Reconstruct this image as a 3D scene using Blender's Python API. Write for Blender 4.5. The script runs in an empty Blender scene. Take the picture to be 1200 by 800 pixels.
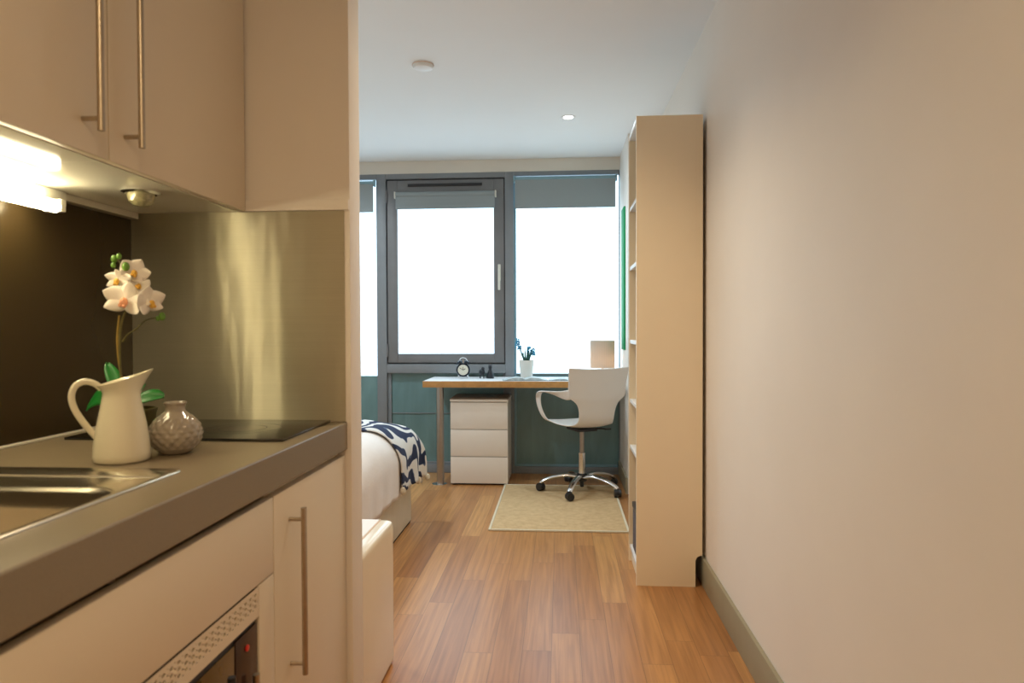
import bpy, bmesh, math, random
from mathutils import Vector, Matrix, Euler
random.seed(7)
C = bpy.context.scene
PI = math.pi
sin, cos = math.sin, math.cos

# ------------------------------------------------------------------ camera
YAW, PITCH, ROLL, CAMH = 0.0715, -0.0186, 0.0036, 1.1489
fwd_h = Vector((-sin(YAW), cos(YAW), 0)); right_h = Vector((cos(YAW), sin(YAW), 0)); up = Vector((0, 0, 1))
F = fwd_h * cos(PITCH) + up * sin(PITCH)
U0 = up * cos(PITCH) - fwd_h * sin(PITCH)
X = right_h * cos(ROLL) - U0 * sin(ROLL)
Y = right_h * sin(ROLL) + U0 * cos(ROLL)
cd = bpy.data.cameras.new('camera'); cam = bpy.data.objects.new('camera', cd)
C.collection.objects.link(cam); C.camera = cam
m = Matrix((X, Y, -F)).transposed().to_4x4(); m.translation = (0, 0, CAMH); cam.matrix_world = m
cd.sensor_width = 36.0; cd.lens = 24.0; cd.clip_start = 0.02
cd.dof.use_dof = True; cd.dof.focus_distance = 3.6; cd.dof.aperture_fstop = 5.0

# ------------------------------------------------------------------ view
C.view_settings.view_transform = 'Standard'; C.view_settings.look = 'None'
C.view_settings.gamma = 1.0; C.view_settings.use_curve_mapping = False
C.view_settings.exposure = 0.38

# ------------------------------------------------------------------ light levels
WINDOW_GLOW = 1.6
DOWN_KITCHEN = 3.0
DOWN_ROOM = 6.0
COOL = (0.78, 0.92, 1.0)
DOWN_PASSAGE = 5.5
ENTRY_FILL = 8.0
WARM = (1.0, 0.74, 0.44)
NEUTRAL_WARM = (1.0, 0.88, 0.74)

w = bpy.data.worlds.new('sky'); C.world = w; w.use_nodes = True
w.node_tree.nodes['Background'].inputs[0].default_value = (0.75, 0.86, 1.0, 1)
w.node_tree.nodes['Background'].inputs[1].default_value = 1.0

# ------------------------------------------------------------------ materials
def new_mat(name):
    m = bpy.data.materials.new(name); m.use_nodes = True
    return m, m.node_tree, m.node_tree.nodes['Principled BSDF']
def N(nt, t, **kw):
    n = nt.nodes.new(t)
    for k, v in kw.items(): setattr(n, k, v)
    return n
def pm(name, col, rough=0.5, metal=0.0, noise=0.0, nscale=30.0, bump=0.0, bscale=200.0, spec=None, coat=0.0, aniso=0.0, emit=None, estr=0.0):
    m, nt, b = new_mat(name)
    b.inputs['Base Color'].default_value = (*col, 1)
    b.inputs['Roughness'].default_value = rough
    b.inputs['Metallic'].default_value = metal
    if spec is not None: b.inputs['Specular IOR Level'].default_value = spec
    if coat: b.inputs['Coat Weight'].default_value = coat; b.inputs['Coat Roughness'].default_value = 0.08
    if emit: b.inputs['Emission Color'].default_value = (*emit, 1); b.inputs['Emission Strength'].default_value = estr
    tc = N(nt, 'ShaderNodeTexCoord')
    if noise:
        n = N(nt, 'ShaderNodeTexNoise'); n.inputs['Scale'].default_value = nscale; n.inputs['Detail'].default_value = 4
        nt.links.new(tc.outputs['Object'], n.inputs['Vector'])
        r = N(nt, 'ShaderNodeValToRGB')
        r.color_ramp.elements[0].position = 0.3; r.color_ramp.elements[1].position = 0.7
        r.color_ramp.elements[0].color = (*[c * (1 - noise) for c in col], 1)
        r.color_ramp.elements[1].color = (*[min(1, c * (1 + noise)) for c in col], 1)
        nt.links.new(n.outputs['Fac'], r.inputs['Fac']); nt.links.new(r.outputs['Color'], b.inputs['Base Color'])
    if bump:
        n = N(nt, 'ShaderNodeTexNoise'); n.inputs['Scale'].default_value = bscale; n.inputs['Detail'].default_value = 3
        nt.links.new(tc.outputs['Object'], n.inputs['Vector'])
        bp = N(nt, 'ShaderNodeBump'); bp.inputs['Strength'].default_value = bump; bp.inputs['Distance'].default_value = 0.002
        nt.links.new(n.outputs['Fac'], bp.inputs['Height']); nt.links.new(bp.outputs['Normal'], b.inputs['Normal'])
    return m

M = {}
M['wall'] = pm('painted wall', (0.86, 0.79, 0.71), 0.6, noise=0.015, nscale=3, bump=0.08, bscale=350)
M['ceiling'] = pm('ceiling paint', (0.86, 0.86, 0.85), 0.75, noise=0.01, nscale=2)
M['lintel'] = pm('lintel paint', (0.78, 0.72, 0.63), 0.7, noise=0.02, nscale=4)
M['skirting'] = pm('skirting paint', (0.33, 0.29, 0.19), 0.45, noise=0.04, nscale=8)
M['shelf'] = pm('white foil board', (0.90, 0.76, 0.55), 0.45, noise=0.012, nscale=6)
M['white'] = pm('white lacquer', (0.82, 0.80, 0.77), 0.35, noise=0.01, nscale=5)
M['cabinet'] = pm('gloss cream cabinet door', (0.75, 0.645, 0.50), 0.36, noise=0.012, nscale=3)
M['cabinet_body'] = pm('cream cabinet carcass', (0.70, 0.60, 0.44), 0.4, noise=0.01, nscale=3)
M['underside'] = pm('glossy white underside', (0.74, 0.71, 0.60), 0.07, noise=0.01, nscale=3)
M['dark_splash'] = pm('dark brown glass splashback', (0.040, 0.026, 0.010), 0.22, noise=0.05, nscale=5)
M['worktop'] = pm('grey brown laminate worktop', (0.23, 0.18, 0.115), 0.36, noise=0.05, nscale=300, spec=0.6)
M['hob'] = pm('black ceramic glass', (0.008, 0.008, 0.007), 0.06, spec=1.0)
M['black'] = pm('black plastic', (0.012, 0.012, 0.014), 0.4, noise=0.1, nscale=30)
M['dark_gap'] = pm('dark shadow board', (0.02, 0.015, 0.01), 0.8)
M['chrome'] = pm('polished chrome', (0.78, 0.78, 0.78), 0.16, metal=1, noise=0.02, nscale=20)
M['handle'] = pm('brushed nickel handle', (0.50, 0.42, 0.32), 0.32, metal=1, noise=0.06, nscale=60)
M['grey_frame'] = pm('grey powder coated aluminium', (0.22, 0.235, 0.25), 0.42, noise=0.05, nscale=10)
M['sash'] = pm('dark grey sash aluminium', (0.19, 0.187, 0.19), 0.42, noise=0.05, nscale=10)
M['blind'] = pm('grey blind fabric', (0.30, 0.34, 0.35), 0.85, noise=0.05, nscale=300, bump=0.2, bscale=700)
M['rail_and_lit_bead'] = pm('blue grey blind rail and lit bead', (0.22, 0.36, 0.42), 0.4, noise=0.05, nscale=20)
M['oak'] = pm('oak edge band', (0.50, 0.25, 0.075), 0.5, noise=0.14, nscale=25)
M['desk_top'] = pm('white desk laminate', (0.80, 0.80, 0.80), 0.35, noise=0.01, nscale=5)
M['drawer'] = pm('white drawer fronts', (0.80, 0.72, 0.63), 0.4, noise=0.012, nscale=5)
M['shaded_lid'] = pm('brown drawer unit lid in desk shade', (0.20, 0.14, 0.09), 0.5, noise=0.05, nscale=12)  # lid colour darkened for the shade below the desk
M['plastic'] = pm('white moulded plastic', (0.80, 0.76, 0.72), 0.32, noise=0.01, nscale=4)
M['steel_leg'] = pm('satin steel leg', (0.42, 0.38, 0.34), 0.35, metal=1, noise=0.03, nscale=40)
M['duvet'] = pm('white cotton duvet', (0.84, 0.80, 0.77), 0.9, noise=0.02, nscale=9, bump=0.35, bscale=60)
M['bedbase'] = pm('cream bed base', (0.68, 0.57, 0.41), 0.7, noise=0.03, nscale=12, bump=0.15, bscale=400)
M['box'] = pm('cream gloss storage box', (0.86, 0.76, 0.60), 0.16, noise=0.015, nscale=5)
M['cushion'] = pm('white seat pad', (0.88, 0.86, 0.84), 0.55, noise=0.02, nscale=8)
M['piping'] = pm('peach piping', (0.80, 0.62, 0.50), 0.7, noise=0.03, nscale=20)
M['jug'] = pm('cream enamel', (0.72, 0.66, 0.50), 0.16, noise=0.01, nscale=6, coat=0.5)
M['vase'] = pm('glazed taupe ceramic', (0.34, 0.29, 0.23), 0.14, noise=0.06, nscale=25, coat=0.6)
M['petal'] = pm('white orchid petal', (0.86, 0.79, 0.70), 0.6, noise=0.05, nscale=60)
M['lip'] = pm('yellow orchid throat', (0.75, 0.42, 0.06), 0.6, noise=0.25, nscale=120)
M['pinklip'] = pm('peach orchid throat', (0.80, 0.36, 0.20), 0.6, noise=0.25, nscale=120)
M['stem'] = pm('olive orchid stem', (0.10, 0.085, 0.02), 0.5, noise=0.2, nscale=40)
M['ochre'] = pm('ochre support stem', (0.30, 0.19, 0.03), 0.5, noise=0.2, nscale=40)
M['leaf'] = pm('green orchid leaf', (0.010, 0.16, 0.022), 0.35, noise=0.25, nscale=20)
M['bud'] = pm('green orchid bud', (0.12, 0.26, 0.03), 0.45, noise=0.2, nscale=60)
M['teal_leaf'] = pm('teal green hyacinth leaf', (0.02, 0.10, 0.07), 0.5, noise=0.3, nscale=50)
M['blue_flower'] = pm('blue hyacinth flower', (0.05, 0.30, 0.48), 0.6, noise=0.4, nscale=90)
M['pot'] = pm('white ceramic pot', (0.78, 0.76, 0.70), 0.35, noise=0.01, nscale=9)
M['soil'] = pm('dark potting soil', (0.03, 0.02, 0.012), 0.95, noise=0.4, nscale=90)
M['clock'] = pm('dark blue metal clock case', (0.012, 0.02, 0.032), 0.25, metal=0.3, noise=0.05, nscale=20)
M['clockface'] = pm('cream clock dial', (0.74, 0.70, 0.58), 0.5, noise=0.02, nscale=20)
M['figure'] = pm('dark figurine resin', (0.012, 0.014, 0.02), 0.4, noise=0.2, nscale=60)
M['paper'] = pm('printed paper', (0.48, 0.54, 0.55), 0.5, noise=0.35, nscale=22)
M['cover'] = pm('dark book cover', (0.03, 0.07, 0.09), 0.4, noise=0.1, nscale=20)
M['green'] = pm('green felt panel', (0.005, 0.30, 0.10), 0.7, noise=0.05, nscale=60)
M['greybox'] = pm('dark grey storage box', (0.10, 0.085, 0.09), 0.8, noise=0.1, nscale=80)
M['navy'] = pm('dark navy book cloth', (0.03, 0.04, 0.07), 0.7, noise=0.1, nscale=80)
M['binding'] = pm('pale rug binding', (0.66, 0.58, 0.42), 0.9, noise=0.08, nscale=90)
M['rubber'] = pm('white fitting plastic', (0.72, 0.70, 0.62), 0.45, noise=0.02, nscale=9)
M['pompom'] = pm('cream tassel yarn', (0.70, 0.62, 0.48), 0.95, noise=0.2, nscale=90)
M['red'] = pm('red indicator lens', (0.35, 0.01, 0.006), 0.3, emit=(0.8, 0.03, 0.01), estr=0.1)
M['panel_brown'] = pm('dark brown control fascia', (0.035, 0.014, 0.008), 0.25, noise=0.1, nscale=20)
M['oven_glass'] = pm('smoked amber door glass', (0.085, 0.050, 0.008), 0.12, noise=0.35, nscale=9)
M['tube'] = pm('lit fluorescent diffuser', (0.9, 0.9, 0.8), 0.4, emit=(1.0, 0.86, 0.55), estr=27.0)
M['bulb'] = pm('lit downlight lens', (0.9, 0.9, 0.9), 0.4, emit=(1.0, 0.97, 0.92), estr=8.0)
M['lampbulb'] = pm('lit lamp bulb', (0.9, 0.85, 0.75), 0.4, emit=(1.0, 0.75, 0.5), estr=45.0)
M['unlit_glass'] = pm('ribbed lamp glass', (0.34, 0.31, 0.17), 0.12, noise=0.3, nscale=120, coat=0.5)

def brushed_steel():
    m, nt, b = new_mat('brushed stainless splashback')
    b.inputs['Metallic'].default_value = 0.72; b.inputs['Roughness'].default_value = 0.44
    b.inputs['Anisotropic'].default_value = 1.0
    tc = N(nt, 'ShaderNodeTexCoord'); mp = N(nt, 'ShaderNodeMapping'); mp.inputs['Scale'].default_value = (1.2, 1.0, 260)
    n = N(nt, 'ShaderNodeTexNoise'); n.inputs['Scale'].default_value = 3; n.inputs['Detail'].default_value = 5
    nt.links.new(tc.outputs['Object'], mp.inputs['Vector']); nt.links.new(mp.outputs['Vector'], n.inputs['Vector'])
    r = N(nt, 'ShaderNodeValToRGB')
    r.color_ramp.elements[0].color = (0.56, 0.52, 0.385, 1); r.color_ramp.elements[1].color = (0.68, 0.635, 0.48, 1)
    nt.links.new(n.outputs['Fac'], r.inputs['Fac']); nt.links.new(r.outputs['Color'], b.inputs['Base Color'])
    n2 = N(nt, 'ShaderNodeTexNoise'); n2.inputs['Scale'].default_value = 4.0; n2.inputs['Detail'].default_value = 2
    mp2 = N(nt, 'ShaderNodeMapping'); mp2.inputs['Scale'].default_value = (2.6, 1.0, 0.5); nt.links.new(tc.outputs['Object'], mp2.inputs['Vector'])
    nt.links.new(mp2.outputs['Vector'], n2.inputs['Vector'])
    bp = N(nt, 'ShaderNodeBump'); bp.inputs['Strength'].default_value = 0.22; bp.inputs['Distance'].default_value = 0.02
    nt.links.new(n2.outputs['Fac'], bp.inputs['Height']); nt.links.new(bp.outputs['Normal'], b.inputs['Normal'])
    tg = N(nt, 'ShaderNodeCombineXYZ'); tg.inputs[2].default_value = 1.0
    nt.links.new(tg.outputs[0], b.inputs['Tangent'])
    return m
M['steel_panel'] = brushed_steel()
def sink_steel():
    m = pm('stainless sink steel', (0.66, 0.61, 0.50), 0.20, metal=1, noise=0.02, nscale=60)
    return m
M['sink'] = sink_steel()

def floor_mat():
    m, nt, b = new_mat('oak plank floor')
    tc = N(nt, 'ShaderNodeTexCoord'); sp = N(nt, 'ShaderNodeSeparateXYZ'); nt.links.new(tc.outputs['Object'], sp.inputs[0])
    def mth(op, a, bb=None, c=None):
        n = N(nt, 'ShaderNodeMath', operation=op)
        for i, v in enumerate((a, bb, c)):
            if v is None: continue
            if isinstance(v, (int, float)): n.inputs[i].default_value = v
            else: nt.links.new(v, n.inputs[i])
        return n.outputs[0]
    PW, PL = 0.104, 0.92
    xr = mth('DIVIDE', mth('ADD', sp.outputs[0], 10.02), PW); row = mth('FLOOR', xr); fx = mth('FRACT', xr)
    wn = N(nt, 'ShaderNodeTexWhiteNoise', noise_dimensions='1D'); nt.links.new(row, wn.inputs['W'])
    yy = mth('ADD', mth('DIVIDE', mth('ADD', sp.outputs[1], 10), PL), mth('MULTIPLY', wn.outputs['Value'], 7.0))
    idx = mth('FLOOR', yy); fy = mth('FRACT', yy)
    cb = N(nt, 'ShaderNodeCombineXYZ'); nt.links.new(row, cb.inputs[0]); nt.links.new(idx, cb.inputs[1])
    wn2 = N(nt, 'ShaderNodeTexWhiteNoise', noise_dimensions='2D'); nt.links.new(cb.outputs[0], wn2.inputs['Vector'])
    ramp = N(nt, 'ShaderNodeValToRGB'); e = ramp.color_ramp.elements
    e[0].position = 0.0; e[0].color = (0.370, 0.162, 0.054, 1)
    e[1].position = 1.0; e[1].color = (0.533, 0.270, 0.094, 1)
    k = ramp.color_ramp.elements.new(0.45); k.color = (0.430, 0.195, 0.064, 1)
    k = ramp.color_ramp.elements.new(0.75); k.color = (0.473, 0.224, 0.076, 1)
    nt.links.new(wn2.outputs['Value'], ramp.inputs['Fac'])
    # grain
    off = mth('MULTIPLY', wn2.outputs['Value'], 37.0)
    gv = N(nt, 'ShaderNodeCombineXYZ'); nt.links.new(mth('ADD', mth('MULTIPLY', sp.outputs[0], 60.0), off), gv.inputs[0])
    nt.links.new(mth('ADD', mth('MULTIPLY', sp.outputs[1], 2.2), off), gv.inputs[1])
    g = N(nt, 'ShaderNodeTexNoise'); g.inputs['Scale'].default_value = 1.0; g.inputs['Detail'].default_value = 6; g.inputs['Distortion'].default_value = 0.6
    nt.links.new(gv.outputs[0], g.inputs['Vector'])
    gr = N(nt, 'ShaderNodeValToRGB'); gr.color_ramp.elements[0].position = 0.32; gr.color_ramp.elements[0].color = (0.78, 0.74, 0.70, 1)
    gr.color_ramp.elements[1].position = 0.66; gr.color_ramp.elements[1].color = (1.12, 1.12, 1.10, 1)
    nt.links.new(g.outputs['Fac'], gr.inputs['Fac'])
    mx = N(nt, 'ShaderNodeMix', data_type='RGBA', blend_type='MULTIPLY'); mx.inputs['Factor'].default_value = 1
    nt.links.new(ramp.outputs['Color'], mx.inputs[6]); nt.links.new(gr.outputs['Color'], mx.inputs[7])
    # seams
    ex = mth('MULTIPLY', mth('MINIMUM', fx, mth('SUBTRACT', 1.0, fx)), PW)
    ey = mth('MULTIPLY', mth('MINIMUM', fy, mth('SUBTRACT', 1.0, fy)), PL)
    ed = mth('MINIMUM', ex, ey)
    seam = mth('LESS_THAN', ed, 0.0011)
    mx2 = N(nt, 'ShaderNodeMix', data_type='RGBA'); nt.links.new(mth('MULTIPLY', seam, 0.55), mx2.inputs['Factor'])
    nt.links.new(mx.outputs[2], mx2.inputs[6]); mx2.inputs[7].default_value = (0.10, 0.05, 0.02, 1)
    nt.links.new(mx2.outputs[2], b.inputs['Base Color'])
    b.inputs['Roughness'].default_value = 0.30; b.inputs['Specular IOR Level'].default_value = 0.5
    bp = N(nt, 'ShaderNodeBump'); bp.inputs['Strength'].default_value = 0.12; bp.inputs['Distance'].default_value = 0.002
    nt.links.new(g.outputs['Fac'], bp.inputs['Height']); nt.links.new(bp.outputs['Normal'], b.inputs['Normal'])
    return m
M['floor'] = floor_mat()

def rug_mat():
    m, nt, b = new_mat('woven sisal'); tc = N(nt, 'ShaderNodeTexCoord')
    mp = N(nt, 'ShaderNodeMapping'); mp.inputs['Scale'].default_value = (1, 1, 1); nt.links.new(tc.outputs['Object'], mp.inputs['Vector'])
    w1 = N(nt, 'ShaderNodeTexWave', bands_direction='X'); w1.inputs['Scale'].default_value = 50; w1.inputs['Distortion'].default_value = 1.0
    w2 = N(nt, 'ShaderNodeTexWave', bands_direction='Y'); w2.inputs['Scale'].default_value = 50; w2.inputs['Distortion'].default_value = 1.0
    n = N(nt, 'ShaderNodeTexNoise'); n.inputs['Scale'].default_value = 28; n.inputs['Detail'].default_value = 5
    for q in (w1, w2, n): nt.links.new(mp.outputs['Vector'], q.inputs['Vector'])
    mu = N(nt, 'ShaderNodeMath', operation='MULTIPLY'); nt.links.new(w1.outputs['Fac'], mu.inputs[0]); nt.links.new(w2.outputs['Fac'], mu.inputs[1])
    ad = N(nt, 'ShaderNodeMath', operation='MULTIPLY_ADD'); nt.links.new(mu.outputs[0], ad.inputs[0]); ad.inputs[1].default_value = 0.5; nt.links.new(n.outputs['Fac'], ad.inputs[2])
    r = N(nt, 'ShaderNodeValToRGB'); r.color_ramp.elements[0].position = 0.35; r.color_ramp.elements[0].color = (0.50, 0.33, 0.165, 1)
    r.color_ramp.elements[1].position = 0.95; r.color_ramp.elements[1].color = (0.66, 0.47, 0.25, 1)
    nt.links.new(ad.outputs[0], r.inputs['Fac']); nt.links.new(r.outputs['Color'], b.inputs['Base Color'])
    b.inputs['Roughness'].default_value = 0.95
    bp = N(nt, 'ShaderNodeBump'); bp.inputs['Strength'].default_value = 0.5; bp.inputs['Distance'].default_value = 0.002
    nt.links.new(ad.outputs[0], bp.inputs['Height']); nt.links.new(bp.outputs['Normal'], b.inputs['Normal'])
    return m
M['rug'] = rug_mat()

def throw_mat():
    m, nt, b = new_mat('navy and white wave print'); tc = N(nt, 'ShaderNodeTexCoord')
    mp = N(nt, 'ShaderNodeMapping'); mp.inputs['Rotation'].default_value = (0, 0, 0.45); nt.links.new(tc.outputs['UV'], mp.inputs['Vector'])
    w1 = N(nt, 'ShaderNodeTexWave', bands_direction='X'); w1.inputs['Scale'].default_value = 2.3; w1.inputs['Distortion'].default_value = 9.0
    w1.inputs['Detail'].default_value = 1.5; w1.inputs['Detail Scale'].default_value = 2.4; w1.inputs['Detail Roughness'].default_value = 0.45
    nt.links.new(mp.outputs['Vector'], w1.inputs['Vector'])
    r = N(nt, 'ShaderNodeValToRGB'); r.color_ramp.interpolation = 'EASE'; e = r.color_ramp.elements
    e[0].position = 0.36; e[0].color = (0.012, 0.022, 0.065, 1); e[1].position = 0.56; e[1].color = (0.74, 0.72, 0.68, 1)
    k = e.new(0.47); k.color = (0.09, 0.13, 0.22, 1)
    nt.links.new(w1.outputs['Fac'], r.inputs['Fac']); nt.links.new(r.outputs['Color'], b.inputs['Base Color'])
    b.inputs['Roughness'].default_value = 0.9
    return m
M['throw'] = throw_mat()

def frosted(name, col, glow):
    # frosted film glass, lit from behind by daylight
    m, nt, b = new_mat(name)
    b.inputs['Base Color'].default_value = (0.75, 0.80, 0.82, 1); b.inputs['Roughness'].default_value = 0.35
    tc = N(nt, 'ShaderNodeTexCoord'); n = N(nt, 'ShaderNodeTexNoise'); n.inputs['Scale'].default_value = 1.3; n.inputs['Detail'].default_value = 1
    nt.links.new(tc.outputs['Object'], n.inputs['Vector'])
    r = N(nt, 'ShaderNodeValToRGB'); r.color_ramp.elements[0].color = (*[c * 0.97 for c in col], 1); r.color_ramp.elements[1].color = (*col, 1)
    nt.links.new(n.outputs['Fac'], r.inputs['Fac']); nt.links.new(r.outputs['Color'], b.inputs['Emission Color'])
    b.inputs['Emission Strength'].default_value = glow
    return m
M['glass_white'] = frosted('frosted daylight glass', (0.58, 0.82, 1.0), WINDOW_GLOW)
def teal_glass():
    m, nt, b = new_mat('teal back painted glass')
    tc = N(nt, 'ShaderNodeTexCoord'); mp = N(nt, 'ShaderNodeMapping'); mp.inputs['Scale'].default_value = (9, 1, 2.2)
    n = N(nt, 'ShaderNodeTexNoise'); n.inputs['Scale'].default_value = 1.2; n.inputs['Detail'].default_value = 3; n.inputs['Distortion'].default_value = 0.6
    nt.links.new(tc.outputs['Object'], mp.inputs['Vector']); nt.links.new(mp.outputs['Vector'], n.inputs['Vector'])
    r = N(nt, 'ShaderNodeValToRGB'); r.color_ramp.elements[0].position = 0.3; r.color_ramp.elements[0].color = (0.13, 0.225, 0.23, 1)
    r.color_ramp.elements[1].position = 0.75; r.color_ramp.elements[1].color = (0.175, 0.30, 0.30, 1)
    nt.links.new(n.outputs['Fac'], r.inputs['Fac']); nt.links.new(r.outputs['Color'], b.inputs['Base Color'])
    b.inputs['Roughness'].default_value = 0.22
    return m
M['glass_teal'] = teal_glass()
def shade_mat():
    m, nt, b = new_mat('pleated linen shade')
    nt.nodes.remove(b); out = nt.nodes['Material Output']
    tc = N(nt, 'ShaderNodeTexCoord'); g = N(nt, 'ShaderNodeTexGradient', gradient_type='RADIAL'); nt.links.new(tc.outputs['Object'], g.inputs['Vector'])
    mu = N(nt, 'ShaderNodeMath', operation='MULTIPLY'); mu.inputs[1].default_value = 300.0; nt.links.new(g.outputs['Fac'], mu.inputs[0])
    sn = N(nt, 'ShaderNodeMath', operation='SINE'); nt.links.new(mu.outputs[0], sn.inputs[0])
    r = N(nt, 'ShaderNodeValToRGB'); r.color_ramp.elements[0].color = (0.66, 0.57, 0.48, 1); r.color_ramp.elements[1].color = (0.72, 0.63, 0.54, 1)
    nt.links.new(sn.outputs[0], r.inputs['Fac'])
    d = N(nt, 'ShaderNodeBsdfDiffuse'); t = N(nt, 'ShaderNodeBsdfTranslucent'); mx = N(nt, 'ShaderNodeMixShader'); mx.inputs[0].default_value = 0.35
    nt.links.new(r.outputs['Color'], d.inputs['Color']); nt.links.new(r.outputs['Color'], t.inputs['Color'])
    nt.links.new(d.outputs[0], mx.inputs[1]); nt.links.new(t.outputs[0], mx.inputs[2]); nt.links.new(mx.outputs[0], out.inputs['Surface'])
    return m
M['shade'] = shade_mat()

# ------------------------------------------------------------------ geometry helpers
def add_box(bm, x0, x1, y0, y1, z0, z1, bev=0.0, seg=2):
    vs = [bm.verts.new((x, y, z)) for x in (x0, x1) for y in (y0, y1) for z in (z0, z1)]
    fs = [(0, 1, 3, 2), (4, 6, 7, 5), (0, 4, 5, 1), (2, 3, 7, 6), (0, 2, 6, 4), (1, 5, 7, 3)]
    faces = [bm.faces.new([vs[i] for i in f]) for f in fs]
    if bev > 0:
        es = list({e for f in faces for e in f.edges})
        bmesh.ops.bevel(bm, geom=es, offset=bev, segments=seg, profile=0.6, affect='EDGES')
def add_lathe(bm, prof, cx=0, cy=0, cz=0, n=40, axis='z', caps=True):
    def P(r, h, a):
        if axis == 'z': return (cx + r * cos(a), cy + r * sin(a), cz + h)
        if axis == 'y': return (cx + r * cos(a), cy + h, cz + r * sin(a))
        return (cx + h, cy + r * cos(a), cz + r * sin(a))
    rings = [[bm.verts.new(P(r, h, 2 * PI * i / n)) for i in range(n)] for r, h in prof]
    for a, b in zip(rings, rings[1:]):
        for i in range(n): bm.faces.new((a[i], a[(i + 1) % n], b[(i + 1) % n], b[i]))
    if caps:
        bm.faces.new(rings[0][::-1]); bm.faces.new(rings[-1])
def catmull(pts, k=6):
    P = [Vector(p) for p in pts]; P = [2 * P[0] - P[1]] + P + [2 * P[-1] - P[-2]]; out = []
    for i in range(1, len(P) - 2):
        for j in range(k):
            t = j / k
            out.append(0.5 * ((2 * P[i]) + (-P[i - 1] + P[i + 1]) * t + (2 * P[i - 1] - 5 * P[i] + 4 * P[i + 1] - P[i + 2]) * t * t + (-P[i - 1] + 3 * P[i] - 3 * P[i + 1] + P[i + 2]) * t ** 3))
    out.append(P[-2]); return out
def add_tube(bm, pts, r, n=12, smooth=6, flat=1.0, ref=(0, 0, 1)):
    """tube along a smoothed path; r scalar or (r0, r1); flat squashes one side"""
    P = catmull(pts, smooth) if smooth > 1 and len(pts) > 2 else [Vector(p) for p in pts]
    R0, R1 = (r if isinstance(r, tuple) else (r, r)); rings = []
    rf = Vector(ref)
    for i, p in enumerate(P):
        t = (P[min(i + 1, len(P) - 1)] - P[max(i - 1, 0)]).normalized()
        a = t.cross(rf)
        if a.length < 1e-3: a = t.cross(Vector((1, 0, 0)))
        a.normalize(); b = a.cross(t).normalized(); rf = b
        rr = R0 + (R1 - R0) * i / (len(P) - 1)
        rings.append([bm.verts.new(p + a * rr * cos(2 * PI * k / n) + b * rr * flat * sin(2 * PI * k / n)) for k in range(n)])
    for A, B in zip(rings, rings[1:]):
        for k in range(n): bm.faces.new((A[k], A[(k + 1) % n], B[(k + 1) % n], B[k]))
    bm.faces.new(rings[0][::-1]); bm.faces.new(rings[-1])
def add_grid(bm, rows, uvs=None):
    V = [[bm.verts.new(p) for p in r] for r in rows]; fs = []
    for i in range(len(V) - 1):
        for j in range(len(V[0]) - 1):
            f = bm.faces.new((V[i][j], V[i][j + 1], V[i + 1][j + 1], V[i + 1][j]))
            if uvs:
                l = bm.loops.layers.uv.verify()
                for lp, (a, b) in zip(f.loops, ((i, j), (i, j + 1), (i + 1, j + 1), (i + 1, j))): lp[l].uv = uvs[a][b]
    return V
def add_ball(bm, c, r, sc=(1, 1, 1), n=16):
    bmesh.ops.create_uvsphere(bm, u_segments=n, v_segments=max(6, n // 2), radius=r, matrix=Matrix.Translation(c) @ Matrix.Diagonal((*sc, 1)))
def add_text_like(*a): pass

def obj(name, bm, mat, parent=None, smooth=True, angle=35, recalc=True, loc=None):
    if recalc: bmesh.ops.recalc_face_normals(bm, faces=bm.faces)
    me = bpy.data.meshes.new(name); bm.to_mesh(me); bm.free()
    o = bpy.data.objects.new(name, me); C.collection.objects.link(o)
    me.materials.append(M[mat] if isinstance(mat, str) else mat)
    if smooth:
        me.polygons.foreach_set('use_smooth', [True] * len(me.polygons))
        me.set_sharp_from_angle(angle=math.radians(angle))
    if parent: o.parent = parent
    if loc: o.location = loc
    return o
def box(name, mat, b, bev=0.0, parent=None, seg=2):
    bm = bmesh.new(); add_box(bm, *b, bev, seg); return obj(name, bm, mat, parent)
def boxes(name, mat, bs, bev=0.0, parent=None):
    bm = bmesh.new()
    for b in bs: add_box(bm, *b, bev)
    return obj(name, bm, mat, parent)
def thing(name, label, cat, loc=(0, 0, 0), rz=0.0, group=None):
    o = bpy.data.objects.new(name, None); C.collection.objects.link(o); o.empty_display_size = 0.05
    o.location = loc; o.rotation_euler = (0, 0, rz); o['label'] = label; o['category'] = cat
    if group: o['group'] = group
    return o
def tag(o, label, cat, group=None):
    o['label'] = label; o['category'] = cat
    if group: o['group'] = group
    return o
def struct(o): o['kind'] = 'structure'; return o
def sempty(name, loc=(0, 0, 0)):
    o = bpy.data.objects.new(name, None); C.collection.objects.link(o); o.location = loc; o['kind'] = 'structure'; return o

# ------------------------------------------------------------------ room constants
XR, ZC, YB, YK = 0.640, 2.486, 5.40, 1.80
XK = -1.174          # kitchen side wall
XL = -2.95           # bedroom side wall
YR = -1.60           # wall behind the camera
T = 0.12

# ------------------------------------------------------------------ shell
struct(box('floor', 'floor', (XL - T, XR + T, YR - T, YB + T, -0.06, 0.0)))
struct(box('ceiling', 'ceiling', (XL - T, XR + T, YR - T, YB + T, ZC, ZC + 0.1)))
struct(box('wall_right', 'wall', (XR, XR + T, YR, YB + T, 0, ZC)))
struct(box('wall_rear', 'wall', (XK - T, XR, YR - T, YR, 0, ZC)))
struct(box('wall_kitchen', 'wall', (XK - T, XK, YR, YK, 0, ZC)))
struct(box('wall_left', 'wall', (XL - T, XL, YK, YB + T, 0, ZC)))
# the partition that ends the kitchen, its free edge facing the passage
struct(box('wall_partition', 'wall', (XL, -0.564, YK, YK + 0.095, 0, ZC), bev=0.002))
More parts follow.
